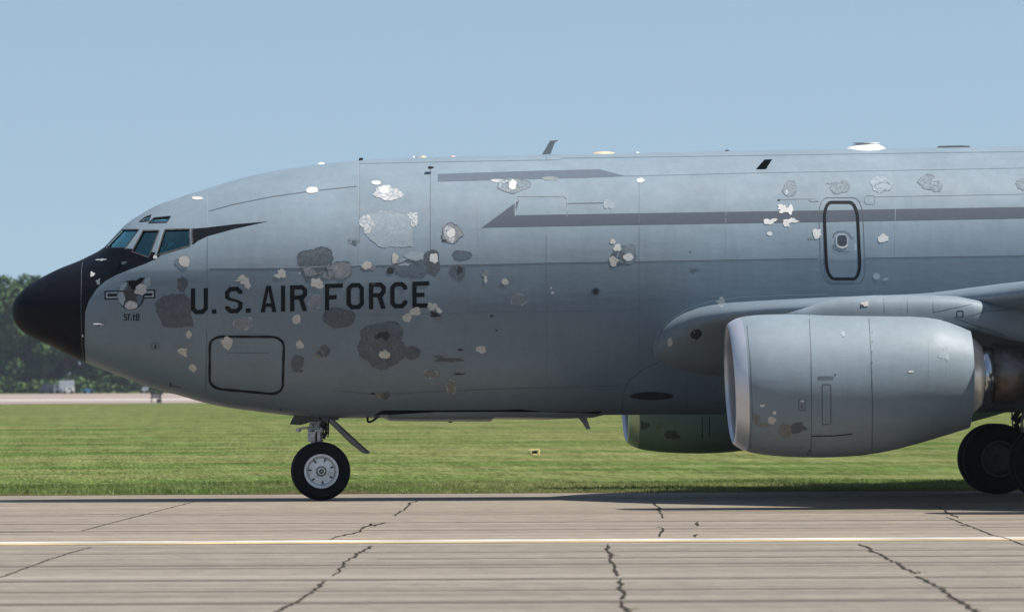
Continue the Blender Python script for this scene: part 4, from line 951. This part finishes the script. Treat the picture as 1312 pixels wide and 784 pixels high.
def loft(rings, name, mat, parent, caps=False, ang=None):
    n_ = len(rings[0]); VV = [p_ for r_ in rings for p_ in r_]; FF = [(i * n_ + j, i * n_ + (j + 1) % n_, (i + 1) * n_ + (j + 1) % n_, (i + 1) * n_ + j) for i in range(len(rings) - 1) for j in range(n_)]
    if caps: FF += [tuple(range(n_)), tuple(range((len(rings) - 1) * n_, len(rings) * n_))]
    return MB().add(VV, FF).build(name, mat, parent, True, ang)
lip_s = [.0, .002, .006, .012, .022, .036, .055]
engine_objs = []
eng = empty('engine', EO, AC)
outer = [nac_ring(s) for s in [.055, .08, .12, .17, .23, .3, .38, .46, .54, .62, .70, .76, .82, .87, .91, .95, .98, 1.0]] + [nac_ring(1.0, .03), nac_ring(.97, .05), nac_ring(.9, .12)]
cowl = loft(outer, 'nacelle', M['nacelle'], eng, ang=40)
inner = [nac_ring(.0, .0), nac_ring(.001, .015, .0), nac_ring(.006, .05), nac_ring(.02, .09), nac_ring(.05, .12), nac_ring(.12, .17), nac_ring(.25, .19)]
lip = loft([nac_ring(s) for s in lip_s[::-1]] + inner[1:5], 'inlet_lip', M['lip'], eng)
loft(inner[4:], 'inlet_duct', M['gear'], eng)
fcx = nt[0].x + .25 * LX; zc0 = (ftn(math.sqrt(.25 * LX)) + fbn(math.sqrt(.25 * LXb))) / 2; fc_ = Vector((fcx, -ELAT, zc0)) - EO
fd = MB().lathe([(0, .001), (0, .9)], fc_ + Vector((.15, 0, 0)), axis='X', n=32)
for q in range(28):
    a = 2 * math.pi * q / 28; rot = Matrix.Rotation(a, 3, 'X') @ Matrix.Rotation(.6, 3, 'Z'); fd.box(fc_ + Matrix.Rotation(a, 3, 'X') @ Vector((0, 0, .58)), (.16, .02, .62), Matrix.Rotation(a, 3, 'X') @ Matrix.Rotation(.7, 3, 'Z'))
fd.build('fan', M['fan'], eng); MB().lathe([(-.45, .002), (-.35, .10), (-.15, .2), (.05, .27)], fc_, axis='X', n=24).build('spinner', M['fan'], eng, True)
cc = unproj(1240, 481, -ELAT) - EO
PX = 1 / 84.4
MB().lathe([(-.5, .80), (-.1, .66), (0, .61), (.06, .58), (.13, .53), (.19, .46), (.2, .445)], cc, axis='X', n=64).build('core_cowl', M['steel'], eng, True)
MB().lathe([(.19, .43), (.2, .445), (.28, .445), (.36, .435), (.37, .42)], cc, axis='X', n=64).build('polished_band', plain('polished_band_metal', (.45, .47, .5), .18, 1.0), eng, True)
MB().lathe([(.36, .40), (.375, .47), (.8, .455), (1.5, .36), (1.52, .33), (1.2, .30)], cc, axis='X', n=64).build('exhaust_nozzle', M['burnt'], eng, True)
MB().lathe([(1.0, .25), (1.5, .2), (2.0, .03)], cc, axis='X', n=32).build('exhaust_plug', M['burnt'], eng, True)
# pylon
PY = [(1000,404,425,.06),(1030,395,430,.16),(1055,386,430,.22),(1080,380.5,430,.26),(1120,378.3,430,.28),(1180,378,430,.28),(1225,379.5,425,.28),(1248,384,424,.27),(1262,387,428,.25),(1290,388,436,.22),(1330,388,444,.20),(1500,392,452,.16),(1640,395,440,.05)]
rings = []
for (x, yt_, yb_, hw_) in PY:
    t_, b_ = unproj(x, yt_, -ELAT) - EO, unproj(x, yb_, -ELAT) - EO; r_ = []
    for j in range(36):
        a = 2 * math.pi * j / 36; cs, sn = math.cos(a), math.sin(a); e = .75
        r_.append(Vector(((t_.x + b_.x) / 2, hw_ * math.copysign(abs(cs) ** e, cs), (t_.z + b_.z) / 2 + (t_.z - b_.z) / 2 * math.copysign(abs(sn) ** .8, sn))))
    rings.append(r_)
pyl = loft(rings, 'pylon', M['nacelle'], eng, True)
# engine BVHs in world space
for key, o in (('n', cowl), ('l', lip), ('p', pyl)):
    bm = bmesh.new(); bm.from_mesh(o.data); bmesh.ops.translate(bm, verts=bm.verts, vec=EO); BV[key] = BVHTree.FromBMesh(bm); bm.free()
before = set(COL.objects)
near_dec = []
def nseam(pts, w=.9, mt='seam', s='n', nm='panel_seam', **k_): near_dec.append(ribbon(nm, pts, w, M[mt], s=s, parent=eng, **k_))
nseam([(1037,404),(1039,450),(1040,520),(1039,583)], .9); nseam([(1113,403.5),(1116,450),(1118,520),(1117,581)], 1.0); nseam([(957,417),(962,470),(964,530),(961,575)], .8, 'seam')
nseam([(1190,404),(1190,562)], .35, 'seaml'); nseam([(1040,558.5),(1070,558),(1092,555.5)], 1.3, 'black'); nseam([(1212,410),(1215,554)], .3, 'seaml')
nseam(rrect(1053.5, 492.5, 1064.5, 543.5, 1), 1.1, closed=True); nseam(rrect(1048, 482.5, 1067, 486, 1), .7, closed=True); nseam([(1048,484),(1066,484)], .6)
nseam(rrect(1023.5, 512, 1031.5, 525.5, 1), .9, closed=True); near_dec.append(decal('latch', [rrect(1025.5, 512.5, 1030.5, 514.5, .5)], M['W'], .01, 'n', eng)); nseam([(1027,517),(1027.5,523)], 1.2, 'DD')
n0 = len(COL.objects)
patches([(977,519.5,3.3,1.8,'W',.25),(992.3,528.5,2.3,2.6,'W',.15),(992.3,528.5,1.3,1.6,'D',.15),(989,538,5.6,4.6,'L',.25),(969,536,4.5,7,'GT',.3),(978,544,9,2.4,'GT',.3),(1006,551.5,9,8.8,'GT',.15),(1022,548,9,7.5,'BR',.35),(1167,476,3.2,1.6,'W',.2),(1037,577,1.2,1.2,'DD',.1),(1035,581,1,1,'DD',.1),(1070,480,1,1,'DD',.1),(1210,455,5,8,'BS',.5),(1080,428,3,3,'B',.4)], 'n', eng)
near_dec.append(decal('pylon_bracket', [[(1103,388),(1112.5,386),(1113,392),(1107,393),(1106,391),(1103,391)]], M['L'], .012, 'p', eng)); near_dec.append(decal('pylon_bracket', [[(1103,390.5),(1106,390.5),(1106,392.5),(1103,393)]], M['DD'], .014, 'p', eng))
for pts in ([(1132,378.5),(1133,401)], [(1162,378),(1163,401)], [(1195,378),(1196,401)], [(1196,400),(1230,393),(1246,389.5)], [(1263,392),(1258,402)], [(1235,407),(1262,399),(1302,396)]): nseam(pts, .7, s='p')
nseam(rrect(1226, 398.5, 1234, 406.5, .8), 1.2, 'DD', closed=True, s='p'); nseam([(1222,407),(1240,414),(1262,421),(1288,430)], 1.0, s='p')
for px_ in range(0, 12): near_dec.append(decal('rivet', [blob(1117.5 + .3 * (px_ % 2), 425 + px_ * 13, .7, .7, .1, 6)], M['seam'], .006, 'n', eng))
ecore = [cowl, lip] + [o for o in eng.children if o.name.split('.')[0] in ('inlet_duct', 'fan', 'spinner', 'core_cowl', 'polished_band', 'exhaust_nozzle', 'exhaust_plug', 'pylon')]
def copy_engine(loc, scale_y=1):
    e = eng.copy(); COL.objects.link(e); e.parent = AC; e.location = loc
    for o in ecore: c = o.copy(); COL.objects.link(c); c.parent = e
    return e
eng['label'] = 'large near engine with pale scraped patches low on its cowl'
bpy.context.view_layer.update()
efar = copy_engine((EO.x, ELAT, EO.z - .14)); efar['label'] = 'far side inner engine seen below the belly'
ln = STA[-1]; lo = unproj(*ln[1], -10.5)
copy_engine((EO.x + 4.3, 15.2, EO.z + .25))['label'] = 'far side outer engine hidden behind the fuselage'
copy_engine((EO.x + 4.3, -15.2, EO.z + .25))['label'] = 'near side outer engine beyond the right picture edge'
bm = bmesh.new(); bm.from_mesh(cowl.data); bmesh.ops.translate(bm, verts=bm.verts, vec=efar.location); BV['e'] = BVHTree.FromBMesh(bm); bm.free()
patches([(844,547,4.2,3.4,'GT',.2),(861,557,9,6,'BR',.3),(826,545,5,6,'BR',.4)], 'e', efar)
for pts in ([(900,534),(900,560)], [(909,534),(909,560)]): ribbon('panel_seam', pts, .8, M['black'], s='e', parent=efar)
for o in list(fus.children) + list(eng.children) + list(efar.children) + list(wn_.children): pass
# fix parenting offset for decals built in world space under moved empties
for e in (eng, efar):
    for o in e.children:
        if o not in ecore and o.data and o.data.users == 1 and o.name.split('.')[0] in ('panel_seam', 'paint_patch', 'latch', 'pylon_bracket', 'rivet'):
            for v_ in o.data.vertices: v_.co -= e.location
# ---------- main gear
fx = unproj(1278.5, 588, 3.0)
RM = .60
for s, in ((1,), (-1,)):
    sg_ = MB(); bx0 = fx.x; Yc = 3.35 * s
    sg_.tube((bx0 + .72, Yc, RM), (bx0 + .78, Yc * .98, 2.6), .13, .15, 14); sg_.tube((bx0 - .05, Yc, RM), (bx0 + 1.5, Yc, RM), .11)
    for dx in (0, 1.45): sg_.tube((bx0 + dx, Yc - .5, RM), (bx0 + dx, Yc + .5, RM), .07)
    sg_.tube((bx0 + .3, Yc, 1.25), (bx0 + .75, Yc, 1.9), .05); sg_.tube((bx0 + .75, Yc, 1.5), (bx0 - .1, Yc * .8, 2.5), .06); sg_.path([(bx0 + .5, Yc, .8), (bx0 + .35, Yc, 1.2), (bx0 + .7, Yc, 1.5)], .05)
    g_ = bevel(sg_.build('main_gear', M['darkmetal'], AC), .01)
    ho = MB(); rr = random.Random(9)
    for j in range(8):
        p0 = Vector((bx0 + .55 + rr.uniform(-.1, .3), Yc + rr.uniform(-.2, .2), 2.3)); pts = [p0]
        for q in range(4): p0 = p0 + Vector((rr.uniform(-.14, .1), rr.uniform(-.08, .08), -.32)); pts.append(p0)
        ho.path(pts, .015, 6)
    ho.build('hydraulic_hoses', M['gear'], g_)
    MB().box((bx0 + .95, Yc + s * .35, 1.95), (1.2, .04, 1.0)).build('gear_door', M['paint'], g_)
    for dx in (0, 1.45):
        for dy in (-.35, .35): wheel(bx0 + dx, Yc + dy, RM, RM, .40, g_, .31, plain('dark_wheel_hub', (.06, .062, .066), .5, .3), -1 if dy < 0 else 1)
# ---------- fin and tailplane (aft, beyond the frame)
def foil(secs_, name):
    VV = []; 
    for (x, z, y, ch, th, vert) in secs_:
        for t, q in ((0, 0), (.08, .7), (.3, 1), (.7, .6), (1, .03), (.7, -.6), (.3, -1), (.08, -.7)):
            VV.append((x + ch * t, (y + th * q) if vert else y, z if vert else z + th * q))
    n_ = 8; FF = [(i * n_ + j, i * n_ + (j + 1) % n_, (i + 1) * n_ + (j + 1) % n_, (i + 1) * n_ + j) for i in range(len(secs_) - 1) for j in range(n_)] + [tuple(range(n_)), tuple(range((len(secs_) - 1) * n_, len(secs_) * n_))]
    return MB().add(VV, FF).build(name, M['paint'], AC, True, 50)
foil([(24, 5.0, 0, 7, .25, 1), (29.5, 12.2, 0, 3, .12, 1)], 'tail_fin')
for s in (-1, 1): foil([(26.5, 4.7, s * .5, 4.5, .2, 0), (31, 5.4, s * 6.2, 1.8, .08, 0)], 'tailplane')

# ------------------------------------------------------------------ haze
hz = bpy.data.materials.new('haze'); hz.use_nodes = True; t = hz.node_tree; t.nodes.clear()
pv = t.nodes.new('ShaderNodeVolumePrincipled'); pv.inputs['Color'].default_value = (.80, .88, 1.0, 1); pv.inputs['Density'].default_value = .00006; pv.inputs['Anisotropy'].default_value = .3
oo = t.nodes.new('ShaderNodeOutputMaterial'); t.links.new(pv.outputs[0], oo.inputs['Volume'])
hb2 = MB().box((0, 1450, 16.5), (7200, 9200, 35.2)).build('haze', hz); hb2['kind'] = 'stuff'; hb2['label'] = 'thin pale summer haze over the airfield'; hb2['category'] = 'haze'
